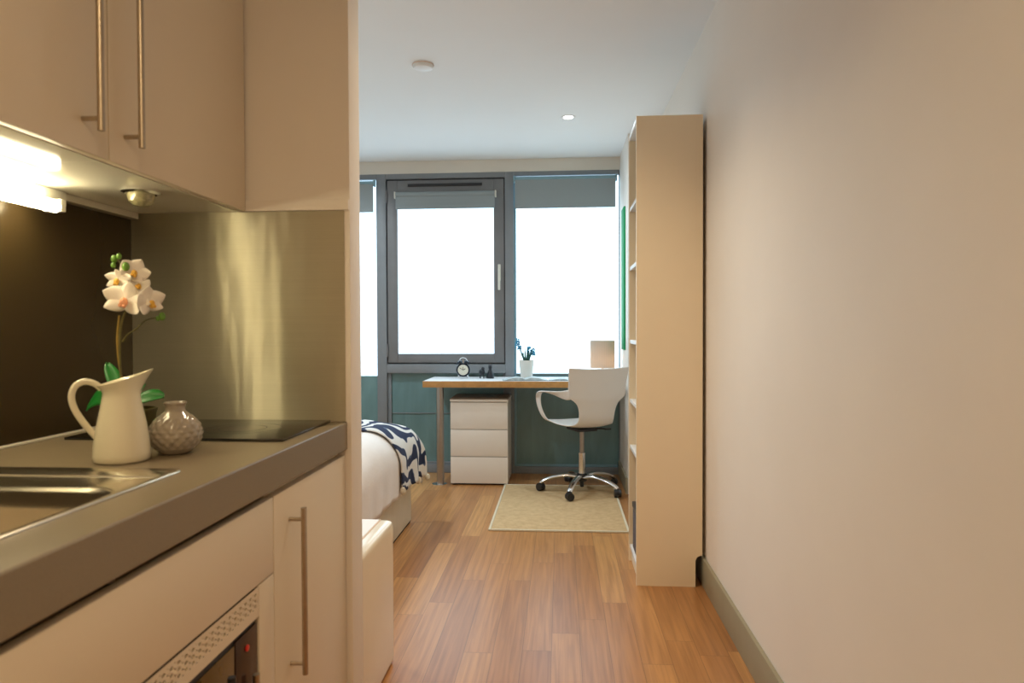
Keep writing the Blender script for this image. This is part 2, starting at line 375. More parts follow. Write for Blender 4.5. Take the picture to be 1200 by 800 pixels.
# boxed-out pier in the window corner
struct(box('wall_pier', 'wall', (0.462, XR, 4.76, YB, 0, ZC)))
struct(box('trim_lintel', 'lintel', (XL, 0.462, YB - 0.006, YB + T, 2.386, ZC)))
bm = bmesh.new(); add_box(bm, XR - 0.015, XR, YR, 4.76, 0, 0.127, 0.004)
struct(obj('baseboard_right', bm, 'skirting'))
struct(box('baseboard_pier', 'skirting', (0.448, 0.462, 4.765, YB - 0.01, 0, 0.11)))

# ------------------------------------------------------------------ windows
ZT = 2.386
def window(n, x0, x1, mull, transom, white_to):
    """one bay of the window wall: frame, panes (and the opening sash)"""
    wd = sempty('window_%d' % n, (x0, YB, 0)); X0 = 0; X1 = x1 - x0
    bs = [(X0 - mull[0], X0, 0, 0.07, 0, ZT), (X1, X1 + mull[1], 0, 0.07, 0, ZT), (X0, X1, 0, 0.07, 2.345, ZT), (X0, X1, 0, 0.07, 0, 0.066)]
    if transom: bs.append((X0, X1, 0, 0.07, transom[0], transom[1]))
    boxes('window_frame', 'grey_frame', bs, 0.002, wd)
    return wd
# middle bay
wd = sempty('window_2', (-1.394, YB, 0)); W = 0.955
boxes('window_frame', 'grey_frame', [(-0.075, 0, -0.012, 0.07, 0, ZT), (W, W + 0.068, -0.012, 0.07, 0, ZT), (0, W, -0.012, 0.07, 2.345, ZT),
      (0, W, -0.012, 0.07, 0.797, 0.868), (0, W, -0.012, 0.07, 0, 0.066)], 0.003, wd)
# opening sash
s0, s1, z0, z1 = 0.008, W - 0.008, 0.880, 2.335
sa = boxes('sash', 'sash', [(s0, s0 + 0.082, 0, 0.05, z0, z1), (s1 - 0.082, s1, 0, 0.05, z0, z1), (s0 + 0.082, s1 - 0.082, 0, 0.05, z0, z0 + 0.072), (s0 + 0.082, s1 - 0.082, 0, 0.05, z1 - 0.11, z1)], 0.004, wd)
box('window_pane', 'glass_white', (s0 + 0.08, s1 - 0.08, 0.018, 0.034, z0 + 0.07, z1 - 0.1), 0, sa)
box('sash_gasket', 'black', (s0 - 0.007, s1 + 0.007, 0.012, 0.05, z0 - 0.009, z0 - 0.0005), 0, wd)
boxes('side_gasket', 'black', [(s0 - 0.0078, s0 - 0.0005, 0.012, 0.05, z0, z1 + 0.009), (s1 + 0.0005, s1 + 0.0078, 0.012, 0.05, z0, z1 + 0.009), (s0, s1, 0.012, 0.05, z1 + 0.0005, z1 + 0.0095)], 0, wd)
bm = bmesh.new(); add_box(bm, 0.178, 0.775, -0.012, -0.0002, 2.284, 2.306, 0.003)
obj('trickle_vent', bm, 'black', wd)
bm = bmesh.new(); add_box(bm, 0.898, 0.920, -0.010, -0.0002, 1.53, 1.66, 0.003); add_box(bm, 0.900, 0.919, -0.042, -0.026, 1.455, 1.625, 0.006, 3); add_lathe(bm, [(0.009, -0.034), (0.009, -0.008)], cx=0.909, cz=1.6, axis='y', n=14)
obj('window_handle', bm, 'rubber', wd)
bm = bmesh.new()
for zz in (0.93, 2.16): add_lathe(bm, [(0.008, 0), (0.008, 0.10)], cx=0.004, cy=-0.008, cz=zz, n=12)
obj('hinge', bm, 'sash', wd)
box('spandrel_pane', 'glass_teal', (0, W, 0.03, 0.045, 0.066, 0.797), 0, wd)
boxes('pane_bead', 'grey_frame', [(0.0, 0.03, 0.012, 0.03, 0.066, 0.797), (W - 0.02, W, 0.012, 0.03, 0.066, 0.797), (0.03, W - 0.02, 0.012, 0.03, 0.066, 0.084), (0.03, W - 0.02, 0.022, 0.0299, 0.470, 0.476)], 0.002, wd)
# right bay
wd = sempty('window_3', (-0.371, YB, 0)); W3 = 0.826
boxes('window_frame', 'grey_frame', [(W3, W3 + 0.006, 0.0, 0.07, 0, ZT), (0, W3, -0.012, 0.07, 2.350, ZT), (0, W3, -0.012, 0.07, 0, 0.055)], 0.003, wd)
box('window_pane', 'glass_white', (0, W3, 0.028, 0.044, 0.792, 2.35), 0, wd)
box('spandrel_pane', 'glass_teal', (0, W3, 0.028, 0.044, 0.055, 0.788), 0, wd)
boxes('pane_bead', 'rail_and_lit_bead', [(0.0, 0.018, 0.012, 0.028, 0.055, 2.35), (0.018, W3 - 0.012, 0.012, 0.028, 0.055, 0.072)], 0.002, wd)  # blue grey stands in for light catching the bead edges
box('pane_joint', 'grey_frame', (0.018, W3 - 0.012, 0.020, 0.0275, 0.786, 0.794), 0, wd)
# left bay
wd = sempty('window_1', (-2.30, YB, 0)); W1 = 0.830
boxes('window_frame', 'grey_frame', [(-0.075, 0, -0.012, 0.07, 0, ZT), (0, W1, -0.012, 0.07, 2.345, ZT), (0, W1, -0.012, 0.07, 0, 0.066)], 0.003, wd)
box('window_pane', 'glass_white', (0, W1, 0.028, 0.044, 0.774, 2.345), 0, wd)
box('spandrel_pane', 'glass_teal', (0, W1, 0.028, 0.044, 0.066, 0.770), 0, wd)
boxes('pane_bead', 'grey_frame', [(0.0, 0.018, 0.012, 0.028, 0.066, 2.345), (W1 - 0.008, W1, 0.012, 0.028, 0.066, 2.345), (0.018, W1 - 0.008, 0.012, 0.028, 0.066, 0.084)], 0.002, wd)
struct(box('wall_window_side', 'wall', (XL, -2.375, YB, YB + T, 0, 2.386)))
struct(box('wall_outer', 'wall', (-2.375, XR, YB + 0.075, YB + T, 0, 2.386)))

# roller blinds
def blind(label, x, z_top, width, drop, depth, yfront, bracket):
    t = thing('roller_blind', label, 'blind', (x, yfront, z_top), 0, 'roller blinds at the window wall')
    bm = bmesh.new(); add_box(bm, 0.012, width - 0.012, 0.010, 0.013, -drop, -0.012); obj('fabric', bm, 'blind', t)
    bm = bmesh.new(); add_box(bm, 0.012, width - 0.012, 0.006, 0.017, -drop - 0.004, -drop + 0.022, 0.003); obj('bottom_bar', bm, 'blind', t)
    bm = bmesh.new(); add_lathe(bm, [(depth, 0.012), (depth, width - 0.012)], cy=0.022, cz=-0.016, axis='x', n=20); obj('roller_tube', bm, 'rail_and_lit_bead' if not bracket else 'blind', t)
    for xx in (0, width - 0.011):
        bm = bmesh.new(); add_box(bm, xx, xx + 0.011, 0.004, 0.044, -0.045, 0.008, 0.003); obj('bracket', bm, 'rubber' if bracket else 'rail_and_lit_bead', t)
    return t
blind('grey roller blind pulled part way down the wide right-hand window', -0.368, 2.338, 0.805, 0.245, 0.016, 5.342, False)
blind('narrow-drop grey roller blind on the opening middle window sash', -1.320, 2.232, 0.815, 0.128, 0.022, 5.353, True)
blind('grey roller blind of the left window, partly behind the kitchen partition edge', -2.285, 2.328, 0.812, 0.245, 0.016, 5.342, False)

# green board edge on the pier
tag(box('pinboard', 'green', (0.449, 0.4615, 4.93, 5.12, 0.995, 2.02), 0.002), 'narrow bright green board on the white pier right of the window', 'board')

# ------------------------------------------------------------------ ceiling fittings
def downlight(x, y, label, watts, col, cone=165):
    t = thing('ceiling_downlight', label, 'light', (x, y, ZC), 0, 'recessed ceiling downlights')
    bm = bmesh.new(); add_lathe(bm, [(0.030, -0.001), (0.042, -0.004), (0.046, -0.002), (0.046, 0.0)], caps=False); obj('bezel', bm, 'white', t)
    bm = bmesh.new(); add_lathe(bm, [(0.001, -0.0022), (0.030, -0.0022), (0.030, -0.0008), (0.001, -0.0008)]); obj('lens', bm, 'bulb', t)
    l = bpy.data.lights.new('downlight', 'SPOT'); l.energy = watts * 10; l.color = col; l.spot_size = math.radians(cone); l.spot_blend = 1.0; l.shadow_soft_size = 0.035
    lo = bpy.data.objects.new('light_source', l); C.collection.objects.link(lo); lo.parent = t; lo.location = (0, 0, -0.012)
    return t
downlight(0.05, 4.36, 'small lit recessed downlight in the white ceiling near the window', DOWN_ROOM * 0.5, COOL)
downlight(-0.25, 2.45, 'recessed downlight above the passage beside the tall bookcase', DOWN_PASSAGE, (1.0, 0.80, 0.56), 125)
downlight(0.05, -0.10, 'recessed downlight in the ceiling over the kitchen run', DOWN_KITCHEN, WARM)
downlight(-1.75, 3.10, 'added fill downlight in the bedroom ceiling over the head of the bed, out of view', DOWN_ROOM, COOL)  # fill added out of view to brighten the bed and ceiling
downlight(-1.75, 4.50, 'added fill downlight in the bedroom ceiling near the left window, out of view', DOWN_ROOM, COOL)  # second added fill, hidden by the partition, lifts the far ceiling
t = thing('fill_lamp', 'round fill lamp added unseen on the ceiling behind the camera', 'lamp', (-0.10, -0.75, ZC))  # added lamp out of view, soft fill for kitchen and passage
bm = bmesh.new(); add_lathe(bm, [(0.17, 0), (0.17, -0.030), (0.160, -0.034), (0.160, -0.001)], caps=False); obj('rim', bm, 'white', t)
l = bpy.data.lights.new('fill_light', 'AREA'); l.shape = 'DISK'; l.size = 0.31; l.energy = ENTRY_FILL; l.color = (1.0, 0.79, 0.48)
lo = bpy.data.objects.new('light_source', l); C.collection.objects.link(lo); lo.parent = t; lo.location = (0, 0, -0.036)
t = thing('smoke_detector', 'small round white smoke detector on the ceiling', 'smoke detector', (-0.693, 3.44, ZC))
bm = bmesh.new(); add_lathe(bm, [(0.052, 0), (0.052, -0.010), (0.046, -0.020), (0.020, -0.026), (0.002, -0.026)]); obj('cover', bm, 'white', t)
bm = bmesh.new(); add_lathe(bm, [(0.054, -0.0001), (0.056, -0.004), (0.054, -0.006)], caps=False); obj('mounting_ring', bm, 'piping', t)

# ------------------------------------------------------------------ kitchen base
XF = -0.579
def bar_handle(parent, x, y, z0, z1, r=0.006, off=0.035):
    bm = bmesh.new(); add_lathe(bm, [(r, z0), (r, z1)], cx=x + off, cy=y, n=14)
    for z in (z0 + 0.025, z1 - 0.025): add_lathe(bm, [(r * 0.8, 0.0005), (r * 0.8, off)], cx=x, cy=y, cz=z, axis='x', n=10)
    return obj('handle', bm, 'handle', parent)
PL = 0.12
def body(name, y0, y1, z0, z1, x0, x1, parent, front_open=True):
    return box(name, 'cabinet_body', (x0, x1, y0 + 0.0005, y1 - 0.0005, z0, z1), 0.001, parent)
# right unit with door
t = thing('base_cabinet', 'cream base cabinet with one tall door and long bar handle beside the partition', 'cabinet', (XK, 1.332, 0))
def L(v, o): return v
def lbox(name, mat, b, bev, t):   # box given in world coordinates, parented
    ox, oy, oz = t.location
    return box(name, mat, (b[0] - ox, b[1] - ox, b[2] - oy, b[3] - oy, b[4] - oz, b[5] - oz), bev, t)
lbox('body', 'cabinet_body', (XK + 0.002, XF - 0.020, 1.3335, 1.7935, PL, 0.8258), 0.001, t)
lbox('plinth', 'cabinet_body', (XK + 0.002, XF - 0.06, 1.3335, 1.7935, 0.0005, PL - 0.0005), 0.001, t)
d = lbox('door', 'cabinet', (XF - 0.0195, XF, 1.3345, 1.7925, PL + 0.002, 0.812), 0.002, t)
bm = bmesh.new(); add_lathe(bm, [(0.0062, 0.412), (0.0062, 0.770)], cx=XF + 0.032 - XK, cy=1.412 - 1.332, n=16)
for z in (0.435, 0.745): add_lathe(bm, [(0.0045, 0.0005), (0.0045, 0.032)], cx=XF - XK, cy=1.412 - 1.332, cz=z, axis='x', n=12)
obj('handle', bm, 'handle', d)
# appliance housing
t = thing('base_cabinet', 'cream base cabinet with blank top panel housing the built-in microwave', 'cabinet', (XK, 0.650, 0))
lbox('body', 'cabinet_body', (XK + 0.002, XF - 0.335, 0.6515, 1.3315, PL, 0.8258), 0.001, t)
lbox('plinth', 'cabinet_body', (XK + 0.002, XF - 0.06, 0.6515, 1.3315, 0.0005, PL - 0.0005), 0.001, t)
lbox('top_panel', 'cabinet', (XF - 0.0195, XF, 0.6525, 1.3305, 0.6605, 0.812), 0.002, t)
lbox('side_stile', 'cabinet', (XF - 0.0195, XF, 1.2635, 1.3305, PL + 0.002, 0.6575), 0.002, t)
lbox('bottom_panel', 'cabinet', (XF - 0.0195, XF, 0.6525, 1.2620, PL + 0.002, 0.240), 0.002, t)
# microwave
t = thing('microwave', 'built-in microwave with perforated cream vent strip and amber glass under the worktop', 'microwave', (XF, 0.655, 0.242))
mz = 0.242; my = 0.655
def mb(name, mat, b, bev=0.0, parent=None):  # y,z in world, x relative to XF
    return box(name, mat, (b[0], b[1], b[2] - my, b[3] - my, b[4] - mz, b[5] - mz), bev, parent or t)
mb('casing', 'black', (-0.33, -0.030, 0.66, 1.262, 0.245, 0.655))
# vent strip with real holes
bm = bmesh.new()
Z0, Z1, Y0, Y1 = 0.600, 0.6575, 0.656, 1.2615
cy_, cz_ = 0.0200, 0.0105
ny = int((Y1 - Y0 - 0.004) / cy_); ysr = Y1 - 0.004; zt = 0.6505
def vv(y, z, x=0.0): return bm.verts.new((x, y - my, z - mz))
for i in range(ny):
    for j in range(3):
        ya, yb_ = ysr - (i + 1) * cy_, ysr - i * cy_; za, zb = zt - (j + 1) * cz_, zt - j * cz_
        cy, cz = (ya + yb_) / 2, (za + zb) / 2; n = 16; outer = []; inner = []; deep = []
        for k in range(n):
            a = 2 * PI * (k + 0.5) / n; c_, s_ = cos(a), sin(a); q = max(abs(c_), abs(s_))
            outer.append(vv(cy + c_ / q * cy_ / 2, cz + s_ / q * cz_ / 2))
            inner.append(vv(cy + c_ * 0.0047, cz + s_ * 0.0031)); deep.append(vv(cy + c_ * 0.0047, cz + s_ * 0.0031, -0.006))
        for k in range(n):
            k2 = (k + 1) % n
            bm.faces.new((outer[k], outer[k2], inner[k2], inner[k])); bm.faces.new((inner[k], inner[k2], deep[k2], deep[k]))
bmesh.ops.remove_doubles(bm, verts=bm.verts, dist=0.0004)
yl = ysr - ny * cy_; zl = zt - 3 * cz_
for (a, b_, c_, d_) in ((Y0, Y1, zt, Z1), (Y0, Y1, Z0, zl), (Y0, yl, zl, zt), (ysr, Y1, zl, zt)):
    bm.faces.new((vv(a, c_), vv(b_, c_), vv(b_, d_), vv(a, d_)))
obj('vent_strip', bm, 'cabinet', t, smooth=False)
mb('vent_backing', 'dark_gap', (-0.028, -0.008, 0.656, 1.2615, 0.602, 0.656))
mb('door_surround', 'black', (-0.028, -0.006, 0.656, 1.2615, 0.245, 0.598), 0.002)
mb('door_glass', 'oven_glass', (-0.0055, -0.003, 0.665, 1.168, 0.255, 0.586), 0.001)
cp = mb('control_panel', 'panel_brown', (-0.0055, -0.002, 1.172, 1.258, 0.255, 0.590), 0.001)
bm = bmesh.new(); add_lathe(bm, [(0.006, -0.0015), (0.006, 0.001), (0.002, 0.002)], cy=1.213 - my, cz=0.561 - mz, axis='x', n=16); obj('indicator_light', bm, 'red', cp)
bm = bmesh.new(); add_lathe(bm, [(0.0065, 0.30 - mz), (0.0065, 0.508 - mz)], cx=0.012, cy=1.222 - my, n=16)
for z in (0.33, 0.47): add_lathe(bm, [(0.004, -0.0015), (0.004, 0.012)], cy=1.222 - my, cz=z - mz, axis='x', n=10)
obj('chrome_bar', bm, 'handle', cp)
bm = bmesh.new(); add_lathe(bm, [(0.007, 0.29 - mz), (0.007, 0.565 - mz)], cx=0.026, cy=1.100 - my, n=14)
for z in (0.31, 0.545): add_lathe(bm, [(0.005, -0.0025), (0.005, 0.026)], cy=1.100 - my, cz=z - mz, axis='x', n=10)
obj('door_handle', bm, 'black', t)
# near unit
t = thing('base_cabinet', 'cream base cabinet under the sink, nearest the camera', 'cabinet', (XK, -0.20, 0))
lbox('body', 'cabinet_body', (XK + 0.002, XF - 0.020, -0.1985, 0.6485, PL, 0.725), 0.001, t)
lbox('plinth', 'cabinet_body', (XK + 0.002, XF - 0.06, -0.1985, 0.6485, 0.0005, PL - 0.0005), 0.001, t)
d = lbox('door', 'cabinet', (XF - 0.0195, XF, -0.1975, 0.6475, PL + 0.002, 0.812), 0.002, t)
bm = bmesh.new(); add_lathe(bm, [(0.0062, 0.412), (0.0062, 0.770)], cx=XF + 0.032 - XK, cy=0.75, n=16)
for z in (0.435, 0.745): add_lathe(bm, [(0.0045, 0.0005), (0.0045, 0.032)], cx=XF - XK, cy=0.75, cz=z, axis='x', n=12)
obj('handle', bm, 'handle', d)

# worktop with sink cut-out
bx0, bx1, by0, by1 = -1.040, -0.695, 0.42, 1.045     # bowl opening
bm = bmesh.new(); WF = -0.574
xs = [XK + 0.001, bx0 - 0.030, bx1 + 0.014, WF]; ys = [-0.20, by0 - 0.030, by1 + 0.060, YK - 0.0015]; zs = [0.827, 0.900]
g = [[[bm.verts.new((x, y, z)) for z in zs] for y in ys] for x in xs]
def q4(*v): bm.faces.new(v)
for i in range(3):
    for j in range(3):
        if i == 1 and j == 1: continue
        q4(g[i][j][1], g[i + 1][j][1], g[i + 1][j + 1][1], g[i][j + 1][1]); q4(g[i][j][0], g[i][j + 1][0], g[i + 1][j + 1][0], g[i + 1][j][0])
for i in range(3):
    q4(g[i][0][0], g[i + 1][0][0], g[i + 1][0][1], g[i][0][1]); q4(g[i][3][0], g[i][3][1], g[i + 1][3][1], g[i + 1][3][0])
    q4(g[0][i][0], g[0][i][1], g[0][i + 1][1], g[0][i + 1][0]); q4(g[3][i][0], g[3][i + 1][0], g[3][i + 1][1], g[3][i][1])
q4(g[1][1][0], g[1][1][1], g[1][2][1], g[1][2][0]); q4(g[2][1][0], g[2][2][0], g[2][2][1], g[2][1][1])
q4(g[1][1][0], g[2][1][0], g[2][1][1], g[1][1][1]); q4(g[1][2][0], g[1][2][1], g[2][2][1], g[2][2][0])
o = obj('worktop', bm, 'worktop'); tag(o, 'thick grey-brown laminate kitchen worktop running along the left', 'worktop')
bv = o.modifiers.new('edge', 'BEVEL'); bv.width = 0.003; bv.segments = 2; bv.limit_method = 'ANGLE'
box('sealant', 'rubber', (XK + 0.0012, XK + 0.009, -0.19, YK - 0.012, 0.9003, 0.906), 0.002, o)

# sink
def rrect(x0, x1, y0, y1, r, z, n=8):
    pts = []
    for cx, cy, a0 in ((x1 - r, y1 - r, 0), (x0 + r, y1 - r, PI / 2), (x0 + r, y0 + r, PI), (x1 - r, y0 + r, 1.5 * PI)):
        for k in range(n + 1):
            a = a0 + PI / 2 * k / n; pts.append((cx + r * cos(a), cy + r * sin(a), z))
    return pts
bm = bmesh.new()
SX0, SX1, SY0, SY1 = -1.135, -0.664, 0.20, 1.158
rings = [rrect(SX0, SX1, SY0, SY1, 0.016, 0.9006), rrect(SX0 + 0.001, SX1 - 0.001, SY0 + 0.001, SY1 - 0.001, 0.016, 0.9035),
         rrect(SX0 + 0.004, SX1 - 0.004, SY0 + 0.004, SY1 - 0.004, 0.016, 0.9045), rrect(SX0 + 0.012, SX1 - 0.009, SY0 + 0.012, SY1 - 0.036, 0.022, 0.9045),
         rrect(SX0 + 0.022, SX1 - 0.013, SY0 + 0.022, SY1 - 0.047, 0.028, 0.8990), rrect(bx0 - 0.014, bx1 + 0.008, by0 - 0.014, by1 + 0.018, 0.065, 0.8930),
         rrect(bx0 - 0.004, bx1 + 0.004, by0 - 0.004, by1 + 0.006, 0.070, 0.8935), rrect(bx0 + 0.002, bx1 - 0.002, by0 + 0.002, by1 - 0.002, 0.072, 0.886), rrect(bx0 + 0.008, bx1 - 0.008, by0 + 0.008, by1 - 0.008, 0.075, 0.86),
         rrect(bx0 + 0.014, bx1 - 0.014, by0 + 0.014, by1 - 0.014, 0.075, 0.77), rrect(bx0 + 0.035, bx1 - 0.035, by0 + 0.035, by1 - 0.035, 0.07, 0.745), rrect(bx0 + 0.12, bx1 - 0.12, by0 + 0.2, by1 - 0.2, 0.04, 0.741)]
R = [[bm.verts.new(p) for p in r] for r in rings]
for a, b_ in zip(R, R[1:]):
    for i in range(len(a)): bm.faces.new((a[i], a[(i + 1) % len(a)], b_[(i + 1) % len(a)], b_[i]))
bm.faces.new(R[-1])
sink = obj('sink', bm, 'sink', angle=60); tag(sink, 'stainless steel inset sink in the worktop at the lower left', 'sink')
bm = bmesh.new(); add_lathe(bm, [(0.040, 0.7415), (0.038, 0.7445), (0.012, 0.7425), (0.002, 0.7425)], cx=(bx0 + bx1) / 2, cy=(by0 + by1) / 2); obj('drain', bm, 'chrome', sink)

# hob
t = thing('ceramic_hob', 'flat black ceramic hob set in the worktop below the steel panel', 'hob', (-1.125, 1.468, 0.9003))
box('glass', 'hob', (0, 0.510, 0, 0.315, 0, 0.0065), 0.0015, t)
bm = bmesh.new()
for cx, cy, r in ((0.13, 0.155, 0.072), (0.345, 0.155, 0.088)):
    for rr in (r, r * 0.62): add_lathe(bm, [(rr, 0.0066), (rr + 0.0015, 0.0067)], cx=cx, cy=cy, n=48, caps=False)
obj('cooking_zone', bm, 'greybox', t)

# splashbacks
struct(box('trim_1', 'wall', (XK + 0.001, -0.5645, YK - 0.010, YK - 0.0003, 1.468, 1.497), 0.001))
o = box('steel_splashback', 'steel_panel', (XK + 0.0005, -0.5785, YK - 0.0035, YK - 0.0003, 0.9015, 1.467), 0.0008); tag(o, 'brushed stainless steel splashback panel on the partition behind the hob', 'splashback')
o = box('glass_splashback', 'dark_splash', (XK + 0.0003, XK + 0.0011, -0.19, YK - 0.0045, 0.907, 1.464)); tag(o, 'dark brown splashback along the kitchen side wall', 'splashback')

# ------------------------------------------------------------------ wall cabinets
XU = -0.846; UZ = 1.4665; UT = 2.19
def wall_cab(y0, y1, handle_y, label):
    t = thing('wall_cabinet', label, 'cabinet', (XK, y0, UZ), 0, 'cream kitchen wall cabinets')
    lbox('body', 'cabinet_body', (XK + 0.002, XU - 0.020, y0 + 0.0008, y1 - 0.0008, UZ + 0.003, UT), 0.001, t)
    lbox('underside_panel', 'underside', (XK + 0.002, XU - 0.0205, y0 + 0.0008, y1 - 0.0008, UZ, UZ + 0.0028), 0, t)
    d = lbox('door', 'cabinet', (XU - 0.0195, XU, y0 + 0.0018, y1 - 0.0018, UZ + 0.001, UT), 0.002, t)
    bm = bmesh.new(); add_lathe(bm, [(0.0062, 1.502 - UZ), (0.0062, 1.502 - UZ + 0.60)], cx=XU + 0.035 - XK, cy=handle_y - y0, n=16)
    for z in (1.524 - UZ, 2.08 - UZ): add_lathe(bm, [(0.0045, 0.0005), (0.0045, 0.035)], cx=XU - XK, cy=handle_y - y0, cz=z, axis='x', n=12)
    obj('handle', bm, 'handle', d)
    return t
wall_cab(1.232, 1.790, 1.279, 'cream wall cabinet beside the partition, long bar handle at its near side')
wall_cab(0.632, 1.232, 1.161, 'cream wall cabinet at the upper left corner, handle at its far edge')
wall_cab(0.032, 0.632, 0.085, 'cream wall cabinet nearest the camera, over the sink')
# light strip under the cabinets
t = thing('under_cabinet_light', 'glowing white fluorescent strip light under the wall cabinets at far left', 'light', (-1.100, 0.88, 1.42))
bm = bmesh.new(); add_box(bm, -0.072, -0.030, -0.30, 0.615, 0.012, 0.0455, 0.003); obj('housing', bm, 'rubber', t)
bm = bmesh.new(); add_box(bm, -0.030, 0.014, 0.540, 0.556, -0.012, 0.016, 0.004); obj('end_cap', bm, 'rubber', t)
bm = bmesh.new(); add_box(bm, -0.030, 0.014, -0.076, -0.060, -0.012, 0.016, 0.004); obj('end_cap', bm, 'rubber', t)
bm = bmesh.new(); add_lathe(bm, [(0.0135, -0.060), (0.0135, 0.540)], axis='y', n=20); obj('tube', bm, 'tube', t)
struct(box('trim_2', 'underside', (XK + 0.002, XK + 0.030, -0.10, 1.785, UZ - 0.0165, UZ - 0.0004), 0.002))
# round lamp
t = thing('under_cabinet_spotlight', 'small round metal-rimmed glass lamp under the wall cabinet above the hob', 'light', (-0.955, 1.500, UZ))
bm = bmesh.new(); add_lathe(bm, [(0.040, -0.0003), (0.042, -0.004), (0.033, -0.008), (0.030, -0.004)], caps=False); obj('rim', bm, 'chrome', t)
bm = bmesh.new(); add_lathe(bm, [(0.029, -0.001), (0.029, -0.014), (0.026, -0.026), (0.016, -0.034), (0.002, -0.036)]); obj('glass_dome', bm, 'unlit_glass', t)

# ------------------------------------------------------------------ things on the worktop
# jug
JZ = 0.9005
t = thing('jug', 'tall cream enamel jug with a loop handle beside the sink', 'jug', (-0.834, 1.240, JZ), math.radians(34))
prof = [(0.0450, 0), (0.0492, 0.004), (0.0498, 0.014), (0.0470, 0.040), (0.0420, 0.072), (0.0360, 0.102), (0.0322, 0.122), (0.0315, 0.132), (0.0345, 0.143), (0.0405, 0.155)]
bm = bmesh.new(); n = 48; rings = []
def jr(r, h, a, lift):
    k = (cos(a) + 1) / 2
    return r
for idx, (r, h) in enumerate(prof):
    ring = []
    f = max(0.0, (h - 0.128) / 0.027)
    for i in range(n):
        a = 2 * PI * i / n; c = cos(a)
        lip = f * max(0, c) ** 3 * 0.015
        zz = h + f * (0.011 * c) + f * max(0, c) ** 4 * 0.008
        ring.append(bm.verts.new(((r + lip) * cos(a) + (0.0 if h > 0.1 else 0.0), (r) * sin(a) * (1 - 0.15 * f * max(0, c)), zz)))
    rings.append(ring)
inner = []
for idx, (r, h) in reversed(list(enumerate(prof))):
    if h < 0.012: continue
    ring = []; f = max(0.0, (h - 0.128) / 0.027)
    for i in range(n):
        a = 2 * PI * i / n; c = cos(a); lip = f * max(0, c) ** 3 * 0.015
        zz = h + f * (0.011 * c) + f * max(0, c) ** 4 * 0.008
        ring.append(bm.verts.new(((r - 0.0025 + lip) * cos(a), (r - 0.0025) * sin(a) * (1 - 0.15 * f * max(0, c)), zz - (0.0 if h < 0.15 else -0.0))))
    inner.append(ring)
allr = rings + inner
for A, B in zip(allr, allr[1:]):
    for i in range(n): bm.faces.new((A[i], A[(i + 1) % n], B[(i + 1) % n], B[i]))
bm.faces.new(rings[0][::-1]); bm.faces.new(inner[-1])
obj('body', bm, 'jug', t, angle=70)
bm = bmesh.new()
add_tube(bm, [(-0.032, 0, 0.138), (-0.044, 0, 0.149), (-0.060, 0, 0.153), (-0.074, 0, 0.145), (-0.080, 0, 0.126), (-0.075, 0, 0.102), (-0.060, 0, 0.074), (-0.043, 0, 0.050), (-0.040, 0, 0.046)], 0.0058, n=12, flat=0.75, ref=(0, 1, 0))
obj('handle', bm, 'jug', t)
# vase
t = thing('vase', 'small round taupe ceramic vase with hammered surface right of the jug', 'vase', (-0.778, 1.325, 0.9005))
vp = [(0.024, 0), (0.030, 0.003), (0.040, 0.012), (0.0475, 0.024), (0.0505, 0.036), (0.0495, 0.048), (0.0440, 0.061), (0.0350, 0.072), (0.0250, 0.080), (0.0195, 0.085), (0.0180, 0.090), (0.0188, 0.096), (0.0222, 0.1020)]
def vr(z):
    for (r0, z0), (r1, z1) in zip(vp, vp[1:]):
        if z <= z1: return r0 + (r1 - r0) * (z - z0) / (z1 - z0)
    return vp[-1][0]
bm = bmesh.new(); n = 96; rings = []; NZ = 64
for j in range(NZ + 1):
    z = 0.102 * j / NZ; ring = []
    amp = 0.0022 * max(0, min(1, (z - 0.006) / 0.012)) * max(0, min(1, (0.080 - z) / 0.010))
    for i in range(n):
        a = 2 * PI * i / n; rowf = z / 0.0095
        u = a * 16 / (2 * PI)
        d = abs(sin(PI * (u + rowf * 0.5))) * abs(sin(PI * (u - rowf * 0.5)))
        r = vr(z) + amp * (d - 0.5) * 1.5
        ring.append(bm.verts.new((r * cos(a), r * sin(a), z)))
    rings.append(ring)
for r, z in ((0.0205, 0.1035), (0.0185, 0.101), (0.0150, 0.092), (0.0150, 0.084)):
    rings.append([bm.verts.new((r * cos(2 * PI * i / n), r * sin(2 * PI * i / n), z)) for i in range(n)])
for A, B in zip(rings, rings[1:]):
    for i in range(n): bm.faces.new((A[i], A[(i + 1) % n], B[(i + 1) % n], B[i]))
bm.faces.new(rings[0][::-1]); bm.faces.new(rings[-1])
obj('body', bm, 'vase', t, angle=80)

# orchid
OX, OY = -0.905, 1.385
t = thing('orchid', 'white orchid with yellow throats and green leaves standing behind the jug', 'orchid', (OX, OY, 0.9005))
bm = bmesh.new(); add_lathe(bm, [(0.034, 0), (0.036, 0.004), (0.044, 0.075), (0.046, 0.078), (0.046, 0.083), (0.042, 0.083), (0.040, 0.074)], n=36); pot = obj('pot', bm, 'stem', t)
bm = bmesh.new(); add_lathe(bm, [(0.0398, 0.070), (0.0398, 0.0755), (0.02, 0.078), (0.001, 0.079)], n=24); obj('soil', bm, 'soil', pot)
def op(x, y, z): return (x - OX, y - OY, z - 0.9005)
S = 1.385 / 1.36
def oi(x, z, dy=0.0):   # helper: point of the spray, measured at depth 1.36, moved back to the orchid's own depth
    k = (1.36 * S + dy) / 1.36
    return op(x * k, 1.36 * k, 1.149 + (z - 1.149) * k)
bm = bmesh.new(); add_tube(bm, [oi(-0.905, 0.975), oi(-0.915, 1.054), oi(-0.917, 1.11), oi(-0.912, 1.165), oi(-0.892, 1.215), oi(-0.893, 1.255), oi(-0.908, 1.283), oi(-0.920, 1.296)], (0.0030, 0.0016), n=10); obj('stem', bm, 'stem', t)
